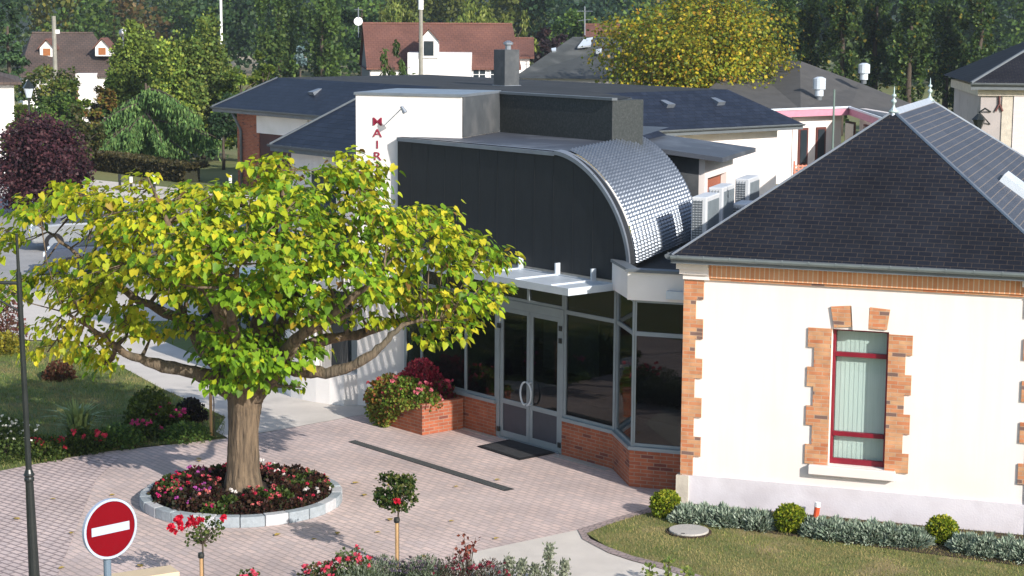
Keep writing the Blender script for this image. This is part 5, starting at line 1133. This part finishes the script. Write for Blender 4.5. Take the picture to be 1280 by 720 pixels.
# ---- left lawn planting
def at_ground(px, py_): return pg(px, py_)
c = at_ground(98, 556); t = thing('yucca', 'large spiky strap leaved clump on the left lawn', 'plant', c); n = 260
ang = rng.random(n)*6.283; el = .5+rng.random(n)*1.0; d = np.stack([np.cos(ang)*np.cos(el), np.sin(ang)*np.cos(el), np.sin(el)], 1)
mb = MB()
for k in range(130):
    a = random.uniform(0, 6.28); ln = random.uniform(.55, 1.05); sp_ = random.uniform(.15, .8); p0 = c+Vector((math.cos(a), math.sin(a), 0))*.04; p1 = c+Vector((math.cos(a)*ln*sp_*.5, math.sin(a)*ln*sp_*.5, ln*.6)); p2 = c+Vector((math.cos(a)*ln*sp_, math.sin(a)*ln*sp_, ln*(.95-.45*sp_))); s_ = Vector((-math.sin(a), math.cos(a), 0))*.026
    mb.add([p0-s_, p0+s_, p1-s_, p1+s_, p2], [(0, 1, 3, 2), (2, 3, 4)])
mb.build('strap_leaves', pm('strap_leaf', (.26, .34, .12), (.15, .22, .07), 3, .6), t, fix=False)
fplant_at('leafy_shrub', 'light green bush on the lawn right of the spiky clump', at_ground(188, 534), .5, .75, 2200, .06, [(.10, .14, .025), (.06, .09, .02)], None, cat='shrub')
fplant_at('dark_shrub', 'small dark purple shrub on the lawn near the white path', at_ground(238, 526), .32, .42, 1400, .06, [(.022, .016, .02), (.03, .03, .018)], None, cat='shrub')
fplant_at('white_flowered_bush', 'bush dotted with white flowers behind the lamp post', at_ground(8, 572), .62, .72, 2400, .05, [(.08, .12, .03), (.05, .08, .02)], (.75, .75, .68), nf=60, fr=.03, cat='shrub')
fplant_at('pink_flowered_plant', 'low plant with magenta flowers before the dark shrub', at_ground(212, 534), .38, .42, 900, .055, GRL, (.55, .05, .22), nf=16, fr=.05)
fplant_at('pink_flowered_plant', 'low plant with pink flowers left of the trunk on the lawn edge', at_ground(180, 548), .36, .34, 900, .055, GRL, (.55, .06, .20), nf=12, fr=.05)
fplant_at('red_rose_bush', 'low rose bush with red blooms right of the lamp post', at_ground(58, 572), .42, .4, 1200, .055, GRL, (.50, .04, .06), nf=9, fr=.06)
fplant_at('red_rose_bush', 'low rose bush with red blooms below the spiky clump', at_ground(104, 564), .42, .4, 1200, .055, GRL, (.55, .04, .08), nf=8, fr=.06)
fplant_at('low_green_bush', 'low dark green bush along the lawn edge by the pink flowers', at_ground(148, 556), .5, .36, 1500, .055, MIDG, None)
fplant_at('low_green_bush', 'low green bush on the lawn edge nearest the trunk', at_ground(232, 549), .5, .30, 1300, .05, MIDG, None)
fplant_at('reddish_shrub', 'reddish brown shrub at the left edge by the pale path', at_ground(8, 428), .5, 1.1, 900, .07, [(.20, .07, .06), (.14, .08, .05)], None, cat='shrub')
fplant_at('yellow_shrub', 'small yellow leaved shrub at the left edge of the lawn', at_ground(6, 442), .5, .5, 1200, .06, [(.32, .27, .03), (.20, .20, .03)], None, cat='shrub')
fplant_at('red_leaved_shrub', 'small red brown shrub in the shade on the lawn', at_ground(74, 474), .35, .4, 900, .06, [(.13, .05, .03), (.09, .05, .025)], None, cat='shrub')
# ---- foreground shrubs at the lower frame edge
def fg(px, py_, D): p = pd(px, py_, D); return p
def fshrub(name, label, px, ytop, D, r, n, size, pal, fl=None, nf=0, fr=.04, shape=DIAMOND, droop=0, group=None, spiky=0, wts=None):
    top = pd(px, ytop, D); c = Vector((top.x, top.y, 0)); h = top.z
    return fplant_at(name, label, c, r, h, n, size, pal, fl, wts, nf, fr, spiky, group, droop, shape, 'shrub', (.75, 1.05))
GREYG = [(.16, .20, .13), (.11, .15, .09), (.22, .26, .19), (.08, .10, .05)]
fshrub('pink_rose_bush', 'rose bush with pink red blooms at the lower frame edge left of the standard rose', 438, 684, 24.6, .40, 1500, .045, [(.10, .15, .05), (.06, .10, .03), (.14, .18, .08)], (.62, .07, .12), 13, .05)
fshrub('pink_rose_bush', 'pink rose bush cut by the frame edge, leftmost of the border shrubs', 400, 704, 24.5, .38, 1300, .045, [(.07, .12, .03), (.05, .08, .025), (.12, .09, .04)], (.60, .07, .12), 8, .05)
fshrub('lavender_bush', 'grey green lavender with faded spikes right of the pink rose bush', 478, 697, 24.9, .45, 2600, .06, GREYG, (.12, .10, .16), 20, .03, NARROW, -.5)
fshrub('lavender_bush', 'grey green lavender at the foot of the standard rose', 530, 696, 24.9, .42, 2600, .06, GREYG, (.10, .08, .10), 20, .03, NARROW, -.5)
fshrub('heather_bush', 'dark reddish twiggy heather between the lavenders and the grey sprigs', 572, 696, 24.9, .40, 2300, .05, [(.10, .045, .04), (.07, .05, .035), (.09, .11, .07), (.14, .16, .11)], (.20, .03, .05), 16, .03, NARROW, -.3)
fshrub('heather_bush', 'reddish tipped grey heather bush left of the tall grey sprigs', 612, 700, 24.9, .32, 1600, .05, [(.12, .07, .05), (.14, .17, .12), (.08, .06, .045)], (.22, .03, .05), 14, .03, NARROW, -.3)
fshrub('lavender_bush', 'grey lavender low at the frame edge below the rose blooms', 452, 708, 24.2, .5, 2600, .06, GREYG, None, 0, .03, NARROW, -.4)
for i, (px, yt, lb) in enumerate(((636, 698, 'short grey sprig beside the heather'), (652, 702, 'lowest of the grey sprigs'), (686, 682, 'tallest grey leaved sprig standing against the pale path'), (705, 702, 'grey sprig cut by the frame right of the tallest one'), (668, 706, 'small grey sprig left of the tallest one'))):
    top = pd(px, yt, 25.0); c = Vector((top.x, top.y, 0)); t = thing('grey_shrub', lb, 'shrub', c, 'grey leaved sprigs at the lower frame edge'); n = 420
    hh = rng.random(n)**.8; P = np.stack([c.x+rng.normal(size=n)*.06*(1.1-hh*.6), c.y+rng.normal(size=n)*.06, hh*top.z], 1); d = rng.normal(size=(n, 3))*.6+np.array([0, 0, .8])
    leaves('foliage', P, d, .055, palette(n, [(.26, .29, .20), (.18, .21, .14), (.33, .35, .26)], None, .12), M['leaf'], t, (DIAMOND[0]*np.array([.5, 1, 1]), DIAMOND[1])); MB().tube([c, c+Vector((0, 0, top.z*.9))], [.015, .006], 5).build('stem', M['bark_dark'], t)
# red leaved sprig
top = pd(585, 662, 25.2); c = Vector((top.x, top.y, 0)); t = thing('red_leaved_sprig', 'thin sprig with coppery red leaves rising above the heather', 'shrub', c); mb = MB(); Pq = []
for k in range(7):
    e = pd(585+random.uniform(-16, 16), 664+random.uniform(0, 22), 25.2+random.uniform(-.1, .1)); mb.tube([c, c.lerp(e, .6)+Vector((0, 0, .05)), e], [.012, .008, .003], 5)
    for q_ in range(9): Pq.append(np.array(c.lerp(e, .72+.28*random.random()))+rng.normal(size=3)*.03)
mb.build('stem', M['bark_dark'], t); Pq = np.array(Pq); leaves('foliage', Pq, rng.normal(size=(len(Pq), 3)), .06, palette(len(Pq), [(.20, .045, .035), (.28, .08, .05)], None, .15), M['leaf'], t)
for px, yt, lb in ((812, 706, 'small green weed at the frame edge on the pale path, left one'), (836, 700, 'taller green weed with yellow tip at the frame edge'), (858, 712, 'right one of the green weeds at the frame edge')):
    top = pd(px, yt, 25.2); c = Vector((top.x, top.y, 0)); t = thing('green_weed', lb, 'plant', c, 'weeds at the lower frame edge'); n = 70; hh = rng.random(n); P = np.stack([c.x+rng.normal(size=n)*.04, c.y+rng.normal(size=n)*.04, hh*top.z], 1)
    leaves('foliage', P, rng.normal(size=(n, 3))+np.array([0, 0, .6]), .06, palette(n, [(.14, .20, .05), (.22, .26, .06)], None, .12), M['leaf'], t); MB().tube([c, c+Vector((0, 0, top.z))], [.012, .005], 5).build('stem', M['bark_dark'], t)
# standard roses
def std_rose(px, ytop, ybot, ystem, D, wpx, label, n, roses, pal):
    top = pd(px, ytop, D); bot = pd(px, ybot, D); sx = pd(px+2, ystem, D); c = Vector((sx.x, sx.y, 0)); t = thing('standard_rose', label, 'rose tree', c)
    cen = (top+bot)/2; rz = (top.z-bot.z)/2; rx = wpx*D/F/2; nc = 34; cc = ball(nc, .4)*np.array([rx*.8, rx*.8, rz*.8])+np.array(cen); ii = rng.integers(0, nc, n)
    P = cc[ii]+ball(n, .5)*.09; d = rng.normal(size=(n, 3))+norm(P-np.array(cen))*.8-np.array([0, 0, .2])
    leaves('crown', P, d, .05*(.7+.6*rng.random(n)), palette(n, pal, None, .15), M['leaf'], t)
    mb = MB(); fk = Vector((c.x, c.y, bot.z+.04)); mb.tube([c, fk], [.014, .012], 6)
    for k in range(0, nc, 2): mb.tube([fk, Vector(cc[k])], [.008, .003], 4)
    mb.build('stem', M['bark_dark'], t); st_ = c+Vector((-.02, -.03, 0)); sz = pd(px, ybot+8, D).z
    MB().tube([st_, st_+Vector((0, 0, sz))], .024, 8).build('stake', M['wood'], t); MB().lathe(st_+Vector((0, 0, sz-.05)), [(.04, 0), (.045, .03), (.04, .07)], 8).build('tie', M['black_paint'], t)
    flowers(t, 'rose', [tuple(pd(x, y, D-.25)) for x, y in roses], .05, (.55, .012, .04), k=22)
std_rose(496, 588, 640, 700, 26.0, 66, 'dark green standard rose with one red bloom before the drain line', 1500, [(496, 627)], [(.035, .075, .016), (.022, .05, .012), (.075, .11, .025), (.11, .12, .03)])
std_rose(252, 640, 684, 715, 24.9, 66, 'sparse standard rose with many red blooms before the round bed', 260, [(214, 659), (221, 651), (226, 661), (224, 655), (217, 664), (239, 649), (245, 655), (241, 653), (279, 648), (236, 656), (225, 647), (251, 650)], [(.08, .12, .03), (.14, .17, .05), (.05, .08, .02)])
fshrub('pink_rose_bush', 'tiny pink rose bush at the frame edge between the two standard roses', 312, 712, 24.4, .25, 500, .045, GRL, (.6, .07, .12), 6, .045)
# stake on the lawn
c = at_ground(264, 546); t = thing('sapling_stake', 'thin wooden stake with a sapling on the lawn left of the trunk', 'stake', c); tz = pd(264, 486, c.y).z
MB().tube([c, c+Vector((0, 0, tz))], .028, 8).build('stake', M['wood'], t); MB().tube([c+Vector((.05, 0, 0)), c+Vector((.06, 0, tz*.75)), c+Vector((.0, 0, tz*1.15))], [.012, .01, .004], 6).build('sapling_stem', M['bark_dark'], t)
# grass blades
def grass(name, poly, n, h, cols, z=.012, lab=''):
    poly = np.array([(p.x, p.y) for p in poly]); lo, hi = poly.min(0), poly.max(0); hi[1] = min(hi[1], 46); lo = np.maximum(lo, [-14, 23]); hi = np.minimum(hi, [12, 46]); P = lo+(hi-lo)*rng.random((n*3, 2)); x, y = P[:, 0], P[:, 1]; ins_ = np.zeros(len(P), bool); j = len(poly)-1
    for i in range(len(poly)):
        a, b = poly[i], poly[j]; cnd = ((a[1] > y) != (b[1] > y)) & (x < (b[0]-a[0])*(y-a[1])/(b[1]-a[1]+1e-12)+a[0]); ins_ ^= cnd; j = i
    P = P[ins_][:n]; n = len(P); P3 = np.concatenate([P, np.full((n, 1), z)], 1); d = rng.normal(size=(n, 3))*.35+np.array([0, 0, 1])
    pn = (np.sin(P[:, 0]*2.1+1.3*np.sin(P[:, 1]*1.7))*np.sin(P[:, 1]*2.6+P[:, 0]*.9)); c_ = palette(n, cols, None, .2); straw = pn+rng.normal(size=n)*.35 > .25; c_[straw] = c_[straw]*.35+np.array([.33, .26, .12])*.65; c_ = c_*(1+.15*np.sin(P[:, 0:1]*5+P[:, 1:2]*3.3))
    o = leaves(name, P3, d, h*(.6+.8*rng.random(n)), c_, M['needle'], None, (BLADE[0]*np.array([1.6, 1, 1]), BLADE[1])); return setp(o, kind='stuff', label=lab, cat='grass')
grass('lawn_grass', lawnR, 60000, .035, [(.17, .19, .045), (.26, .22, .085), (.12, .16, .035), (.31, .25, .11)], .014, 'short half dried mown grass on the lawn below the pavilion')
grass('lawn_grass', G((-250, 618), (0, 589), (120, 566), (280, 546), (282, 522), (240, 503), (200, 485), (145, 455), (80, 428), (-250, 428)), 60000, .05, [(.14, .19, .04), (.10, .15, .03), (.19, .19, .06)], .006, 'green grass of the left lawn behind the spiky clump')
# ================================================================== small objects
# door mat, drain, manhole
q = G((596.7, 559), (650, 576), (694, 567), (640, 550)); t = thing('door_mat', 'dark rubber door mat in front of the glass doors', 'door mat', (sum(q, Vector())/4))
MB().prism([p+Vector((0, 0, .012)) for p in q], (0, 0, .012)).build('rim', M['mat_rim'], t)
ce = sum(q, Vector())/4; MB().prism([ce.lerp(p, .86)+Vector((0, 0, .0245)) for p in q], (0, 0, .004)).build('pad', M['mat_rubber'], t)
q = G((435.6, 553), (631, 614.4), (643, 612), (444.4, 551)); t = thing('drain_channel', 'long narrow dark drain grating crossing the pink paving', 'drain', sum(q, Vector())/4)
MB().prism([p+Vector((0, 0, .006)) for p in q], (0, 0, .006)).build('grating', M['drain'], t)
mb = MB(); d1 = (q[1]-q[0]); L_ = d1.length; d1n = d1/L_; d2 = (q[3]-q[0])
for k in range(int(L_/.07)): a = q[0]+d1n*(k*.07); mb.prism([a+d1n*.0+Vector((0, 0, .0125)), a+d1n*.03+Vector((0, 0, .0125)), a+d1n*.03+d2*.96+Vector((0, 0, .0125)), a+d2*.96+Vector((0, 0, .0125))], (0, 0, .006))
mb.build('bars', pm('grating_bar', (.075, .08, .08), (.05, .055, .055), 8, .6), t)
c = pg(861, 666.5); rm = .30; t = thing('manhole_cover', 'round pale concrete manhole cover set in the lawn', 'manhole cover', c)
MB().lathe(c, [(rm+.045, .015), (rm+.045, .035), (rm-.0, .035)], 28).build('ring', M['soil'], t); MB().lathe(c, [(rm, .03), (rm, .058), (rm-.01, .062)], 28).build('lid', M['concrete'], t)
p_ = c+Vector((-.11, -.24, .063)); MB().box(Fr(p_, 0), -.03, .03, -.015, .015, .063, .066).build('lifting_slot', M['mat_rim'], t)
# orange marker
c = pg(1015, 656); c = FB.p(FB.uw(c)[0], -.25, 0); D_ = c.y; zt_ = pd(1018, 628, D_).z; t = thing('marker_post', 'short orange marker post with white top against the plinth', 'marker post', c)
ln_ = Vector((.03, 0, 0)); MB().tube([c, c+ln_*.75+Vector((0, 0, zt_*.75))], [.045, .045], 10).build('shaft', M['orange'], t); MB().tube([c+ln_*.75+Vector((0, 0, zt_*.75)), c+ln_+Vector((0, 0, zt_))], [.046, .046], 10).build('cap', M['white_paint'], t)
# no-entry sign
D5 = 19.85; sc_ = pd(138, 661, D5); a5 = R(44.3); sx_ = Vector((math.cos(a5), math.sin(a5), 0)); sn = Vector((math.sin(a5), -math.cos(a5), 0)); Z_ = Vector((0, 0, 1))
t = thing('no_entry_sign', 'round red no entry sign with a white bar on a grey post', 'road sign', (sc_.x+.03*(-sn.x), sc_.y-.03*sn.y, 0))
rs = .325
def disc(name, r0, r1_, off, th, mat, n=48):
    mb = MB(); c0 = sc_+sn*off; P = [c0+(sx_*math.cos(k*2*math.pi/n)+Z_*math.sin(k*2*math.pi/n))*r1_ for k in range(n)]
    if r0 == 0: mb.prism(P, sn*th)
    else:
        Q = [c0+(sx_*math.cos(k*2*math.pi/n)+Z_*math.sin(k*2*math.pi/n))*r0 for k in range(n)]; V = P+Q+[v+sn*th for v in P]+[v+sn*th for v in Q]
        f = []
        for k in range(n): j = (k+1) % n; f += [(k, j, 2*n+j, 2*n+k), (n+k, 3*n+k, 3*n+j, n+j), (2*n+k, 2*n+j, 3*n+j, 3*n+k), (k, n+k, n+j, j)]
        mb.add(V, f)
    return mb.build(name, mat, t)
M['border'] = pm('reflective_white', (.38, .45, .56), (.36, .42, .53), 3, .6)
disc('back_plate', 0, rs, -.035, .03, M['zinc']); disc('rim', rs-.022, rs+.004, -.036, .045, M['border']); disc('red_face', 0, rs-.022, -.004, .006, M['signred'])
bw_, bh_ = .235, .047; c0 = sc_+sn*.0025; MB().prism([c0+sx_*a+Z_*b for a, b in ((-bw_, -bh_), (bw_, -bh_), (bw_, bh_), (-bw_, bh_))], sn*.004).build('white_bar', M['border'], t)
MB().tube([Vector((sc_.x, sc_.y, 0))-sn*.08, sc_-sn*.08+Z_*.2], .042, 12).build('post', pm('grey_blue_post', (.17, .23, .30), (.13, .18, .24), 3, .5, metal=.2), t)
MB().box(Fr(sc_-sn*.06, 44.3), -.06, .06, -.02, .03, sc_.z+.08, sc_.z+.12).build('clamp', M['zinc'], t)
# lamp post
D6 = 23.8; b6 = pd(45, 758, D6); b6.z = 0; lean = Vector((-.10, 0, 0)); t = thing('street_lamp', 'tall black street lamp post at the left edge with a side arm', 'street lamp', b6)
def lp(z): return b6+lean*(z/5)+Vector((0, 0, z))
zc6 = pd(36, 596, D6).z; zt6 = pd(22, 292, D6).z; za6 = pd(24, 356, D6).z; print('lamp', zc6, zt6, za6)
MB().tube([lp(0), lp(.02), lp(.25), lp(.3), lp(zc6-.06)], [.14, .14, .11, .075, .052], 14).build('base', M['black_paint'], t)
MB().tube([lp(zc6-.06), lp(zc6-.05), lp(zc6-.02), lp(zc6+.0), lp(zc6+.03), lp(zc6+.05), lp(zc6+.08), lp(zc6+.10)], [.05, .065, .065, .055, .072, .06, .05, .042], 14).build('collar', M['black_paint'], t)
MB().tube([lp(zc6+.1), lp(zt6-.5), lp(zt6-.48), lp(zt6)], [.040, .034, .022, .018], 12).build('shaft', M['black_paint'], t, smooth=False)
e6 = lp(za6)+Vector((-1.1, -.15, .02)); MB().tube([lp(za6+.02), lp(za6+.02).lerp(e6, .5)+Vector((0, 0, .03)), e6], [.022, .022, .02], 8).tube([lp(za6-.35), lp(za6-.2)+Vector((-.25, 0, 0)), lp(za6)+Vector((-.55, -.07, 0))], [.014, .014, .014], 8).build('arm', M['black_paint'], t)
lan = thing_l = e6+Vector((0, 0, -.05)); lo = MB().lathe(lan+Vector((0, 0, -.62)), [(.08, 0), (.15, .08), (.22, .42), (.24, .44), (.10, .56), (.04, .62)], 8).build('lantern', M['black_paint'], t)
MB().lathe(lan+Vector((0, 0, -.50)), [(.16, 0), (.215, .27)], 8).build('glass', M['glass'], lo)
# low stone kerb wall, lower left
k1 = pg(213, 706, .38); kf = Fr(k1, 30); t = thing('low_stone_wall', 'low wall with pale sandstone capping at the lower frame edge behind the sign', 'wall', k1)
MB().box(kf, -4, -.03, -.33, -.03, 0, .30).build('wall', M['stone'], t); MB().box(kf, -4, 0, -.36, 0, .302, .38).build('capping', pm('sandstone_cap', (.62, .50, .34), (.54, .43, .29), 3, .9), t, bevel=.01)
# background poles, lamps, masts
def pole(name, label, px, y0_, y1_, D, r, mat, cat='pole', extra=None, base0=True):
    top = pd(px, y0_, D); b = Vector((top.x, top.y, 0)) if base0 else pd(px, y1_, D); t = thing(name, label, cat, b); MB().tube([b, top], [r*1.2, r], 8).build('shaft', M[mat] if isinstance(mat, str) else mat, t)
    return t, top
pole('flag_pole', 'slender white pole before the woods left of the poplars', 275, -60, 62, 112, .07, 'white_paint')
PW_ = pm('weathered_pole', (.30, .29, .25), (.22, .21, .18), 3, .9)
t, top = pole('utility_pole', 'grey pole with a white upper part before the red roofed house', 526, 12, 95, 100, .10, PW_); MB().tube([top, top+Vector((0, 0, 2.6))], .14, 8).build('sleeve', M['white_paint'], t)
t, top = pole('utility_pole', 'wooden pole in front of the brown roofed house', 67, 20, 72, 121, .13, PW_); MB().box(Fr(top, 0), -.1, .35, -.06, .06, top.z-1.1, top.z-.85).build('bracket', M['white_paint'], t)
pole('metal_mast', 'thin grey green mast standing beside the pink fascia', 1043, 112, 190, 66, .035, pm('mast_green', (.16, .22, .20), (.12, .17, .15), 3, .6))
t, top = pole('street_lamp', 'distant black lantern lamp post beside the white house', 36, 122, 150, 78, .045, 'black_paint', 'street lamp')
lo = MB().lathe(top, [(.10, 0), (.20, .38)], 6).build('lantern', M['white_metal'], t); MB().lathe(top+Vector((0, 0, .39)), [(.26, 0), (.12, .2), (.03, .34)], 6).build('hood', M['black_paint'], lo)
t, top = pole('television_aerial', 'television aerial rising over the small orange roof', 731, 8, 44, 121, .03, 'zinc', 'aerial', base0=False)
mb = MB()
for k in range(6): mb.tube([top+Vector((-.5+k*.03, 0, -.3-k*.0)), top+Vector((.5, 0, -.3))], .02, 4) if k == 0 else mb.tube([top+Vector((-.5+k*.18, -.25, -.3)), top+Vector((-.5+k*.18, .25, -.28))], .02, 4)
mb.tube([top+Vector((-.4, 0, -.9)), top+Vector((.4, 0, -.8))], .02, 4); mb.build('elements', M['zinc'], t)
for px, yt, yb, dk, lb in ((110, 214, 234, 1, 'dark thin bollard post at the left end of the row'), (150, 218, 238, 1, 'dark bollard second from the left'), (164, 221, 240, 0, 'white topped bollard in the middle of the row'), (193, 218, 243, 0, 'taller white topped bollard right of the middle one'), (226, 236, 256, 1, 'dark bollard near the bright verge'), (288, 219, 240, 0, 'white topped bollard nearest the brick pier')):
    b = pg(px, yb); h_ = pd(px, yt, b.y).z; t = thing('bollard', lb, 'bollard', b, 'bollards along the bright verge')
    MB().tube([b, b+Vector((0, 0, h_*.55))], .06, 8).build('shaft', M['black_paint'], t); MB().tube([b+Vector((0, 0, h_*.55)), b+Vector((0, 0, h_))], .07, 8).build('cap', M['black_paint' if dk else 'white_paint'], t)
# orange safety netting
b = pd(992, 240, 79); t = thing('safety_netting', 'orange safety netting fence beside the pale school wall', 'fence', (b.x, b.y, 0)); zt_ = pd(1010, 206, 79).z
M['net'] = pm('orange_net', (.75, .30, .20), (.62, .22, .14), 4, .7); mb = MB(); fr = Fr((b.x, b.y), 5)
for k in range(26): mb.box(fr, k*.16, k*.16+.05, 0, .012, .05, zt_)
for k in range(12): mb.box(fr, 0, 4.1, .013, .025, .05+k*zt_/12, .10+k*zt_/12)
mb.build('net', M['net'], t); mb = MB(); [mb.tube([fr.p(u, .04, 0), fr.p(u, .04, zt_+.15)], .03, 6) for u in (0, 1.4, 2.8, 4.1)]; mb.build('post', M['orange'], t)
# wall lamp bracket on stone house
p = fS.at(1228, 150, -.3)[1]; t = thing('wall_lantern', 'dark green wall lantern bracket at the corner of the grey stone house', 'lamp', fS.p(fS.at(1236, 140)[0], 0, p)); a = fS.p(fS.at(1238, 140)[0], -.02, p+.25); e = fS.p(fS.at(1222, 140)[0], -.4, p+.25)
MB().tube([a, a.lerp(e, .5)+Vector((0, 0, .12)), e], .03, 6).tube([a-Vector((0, 0, .4)), e], .022, 6).build('bracket', M['black_paint'], t); MB().lathe(e-Vector((0, 0, .55)), [(.08, 0), (.2, .3), (.24, .32), (.06, .5)], 6).build('lantern', M['black_paint'], t)
# parked cars behind the catalpa
def car(label, px, py_, deg, mat):
    o = pg(px, py_); fr = Fr(o, deg); t = thing('parked_car', label, 'car', o, 'cars parked behind the catalpa')
    prof = [(-2.05, .30), (-2.1, .62), (-1.95, .86), (-1.1, .95), (-.45, 1.40), (.95, 1.44), (1.65, 1.02), (2.02, .94), (2.1, .55), (2.02, .28)]
    body = MB(); S_ = [(-.82, .88), (-.84, 1), (.84, 1), (.82, .88)]
    lo_ = [(-2.05, .28), (-2.12, .60), (-1.98, .84), (-1.1, .93), (1.72, .98), (2.06, .90), (2.12, .55), (2.04, .28)]
    body.prism([fr.p(u, -.84, z) for u, z in lo_], fr.ey*1.68); b_ = body.build('body', mat, t, bevel=.07)
    cab = MB(); n4 = [(-1.15, .94), (-.42, 1.40), (.98, 1.43), (1.66, .99)]
    V = [fr.p(u, -.80 if z < 1.1 else -.62, z) for u, z in n4]+[fr.p(u, .80 if z < 1.1 else .62, z) for u, z in n4]
    cab.add(V, [(0, 1, 2, 3), (7, 6, 5, 4), (0, 4, 5, 1), (2, 6, 7, 3), (1, 5, 6, 2)]); cab.build('cabin', M['glass_far'], t, bevel=.02)
    mb = MB(); mb.prism([fr.p(u, w_, z) for u, w_, z in ((-.42, -.63, 1.40), (.98, -.63, 1.43), (.98, .63, 1.43), (-.42, .63, 1.40))], (0, 0, .03))
    for s in (-1, 1):
        for a, c_ in (((-1.15, .94), (-.42, 1.41)), ((.25, .96), (.22, 1.42)), ((1.66, .99), (.98, 1.44))): mb.tube([fr.p(a[0], s*.81, a[1]), fr.p(c_[0], s*.63, c_[1])], .035, 5)
    mb.build('roof', mat, t)
    for u in (-1.35, 1.32):
        for s in (-1, 1):
            c = fr.p(u, s*.80, .31); wv = MB().tube([c-fr.ey*.1, c+fr.ey*.1], .31, 18).build('wheel', M['mat_rim'], t); MB().tube([c-fr.ey*.105, c+fr.ey*.105], .18, 12).build('rim', M['zinc'], wv)
    for s in (-.62, .62): MB().box(fr, -2.13, -2.05, s-.14, s+.14, .62, .76).build('headlight', M['white_metal'], t)
CS = pm('silver_paint', (.42, .44, .46), (.40, .42, .44), 2, .25, metal=.6); CB = pm('dark_blue_paint', (.07, .085, .12), (.06, .075, .11), 2, .25, metal=.3); CG = pm('grey_blue_paint', (.20, .24, .28), (.18, .22, .26), 2, .25, metal=.4)
car('silver grey car glimpsed through the upper left leaves', 122, 310, 12, CS)
car('dark blue car glimpsed through the middle of the crown', 150, 342, 8, CB)
car('grey blue car glimpsed left of the curved white wall', 322, 408, -60, CG)

# ================================================================== air: light haze over the whole place
M['haze'] = bpy.data.materials.new('haze'); M['haze'].use_nodes = True; hn = M['haze'].node_tree; hn.nodes.remove(hn.nodes['Principled BSDF'])
hv = hn.nodes.new('ShaderNodeVolumePrincipled'); hv.inputs['Color'].default_value = (.80, .88, 1, 1); hv.inputs['Density'].default_value = .00030; hv.inputs['Anisotropy'].default_value = .3; hn.links.new(hv.outputs[0], hn.nodes['Material Output'].inputs['Volume'])
hb = MB().box(Fr((0, 0), 0), -950, 950, -320, 1520, -3, 60); ho = hb.build('haze', M['haze']); setp(ho, kind='stuff', label='thin bluish morning haze over the whole village', cat='haze')

fl = None
for k in range(34):
    a = random.uniform(0, 6.28); rr = random.uniform(1.8, 4.6); p = Vector((TB.x+rr*math.cos(a), TB.y+rr*math.sin(a)*.9-.4, .02))
    if fl is None:
        fl = MB().add([(x*.12+p.x, y*.12+p.y, p.z+.004+abs(x)*.03) for x, y in ((0, -.5), (.35, -.2), (.3, .2), (0, .6), (-.3, .2), (-.35, -.2))], [(0, 1, 2, 3), (0, 3, 4, 5)]).build('fallen_leaf', pm('dry_leaf', (.45, .33, .06), (.28, .18, .05), 2, .8), fix=False); rebase(fl, p); setp(fl, 'fallen yellow brown catalpa leaf lying on the pink paving', 'leaf', 'fallen leaves on the paving')
    else: place(fl, p, random.uniform(0, 6.28), random.uniform(.7, 1.1))
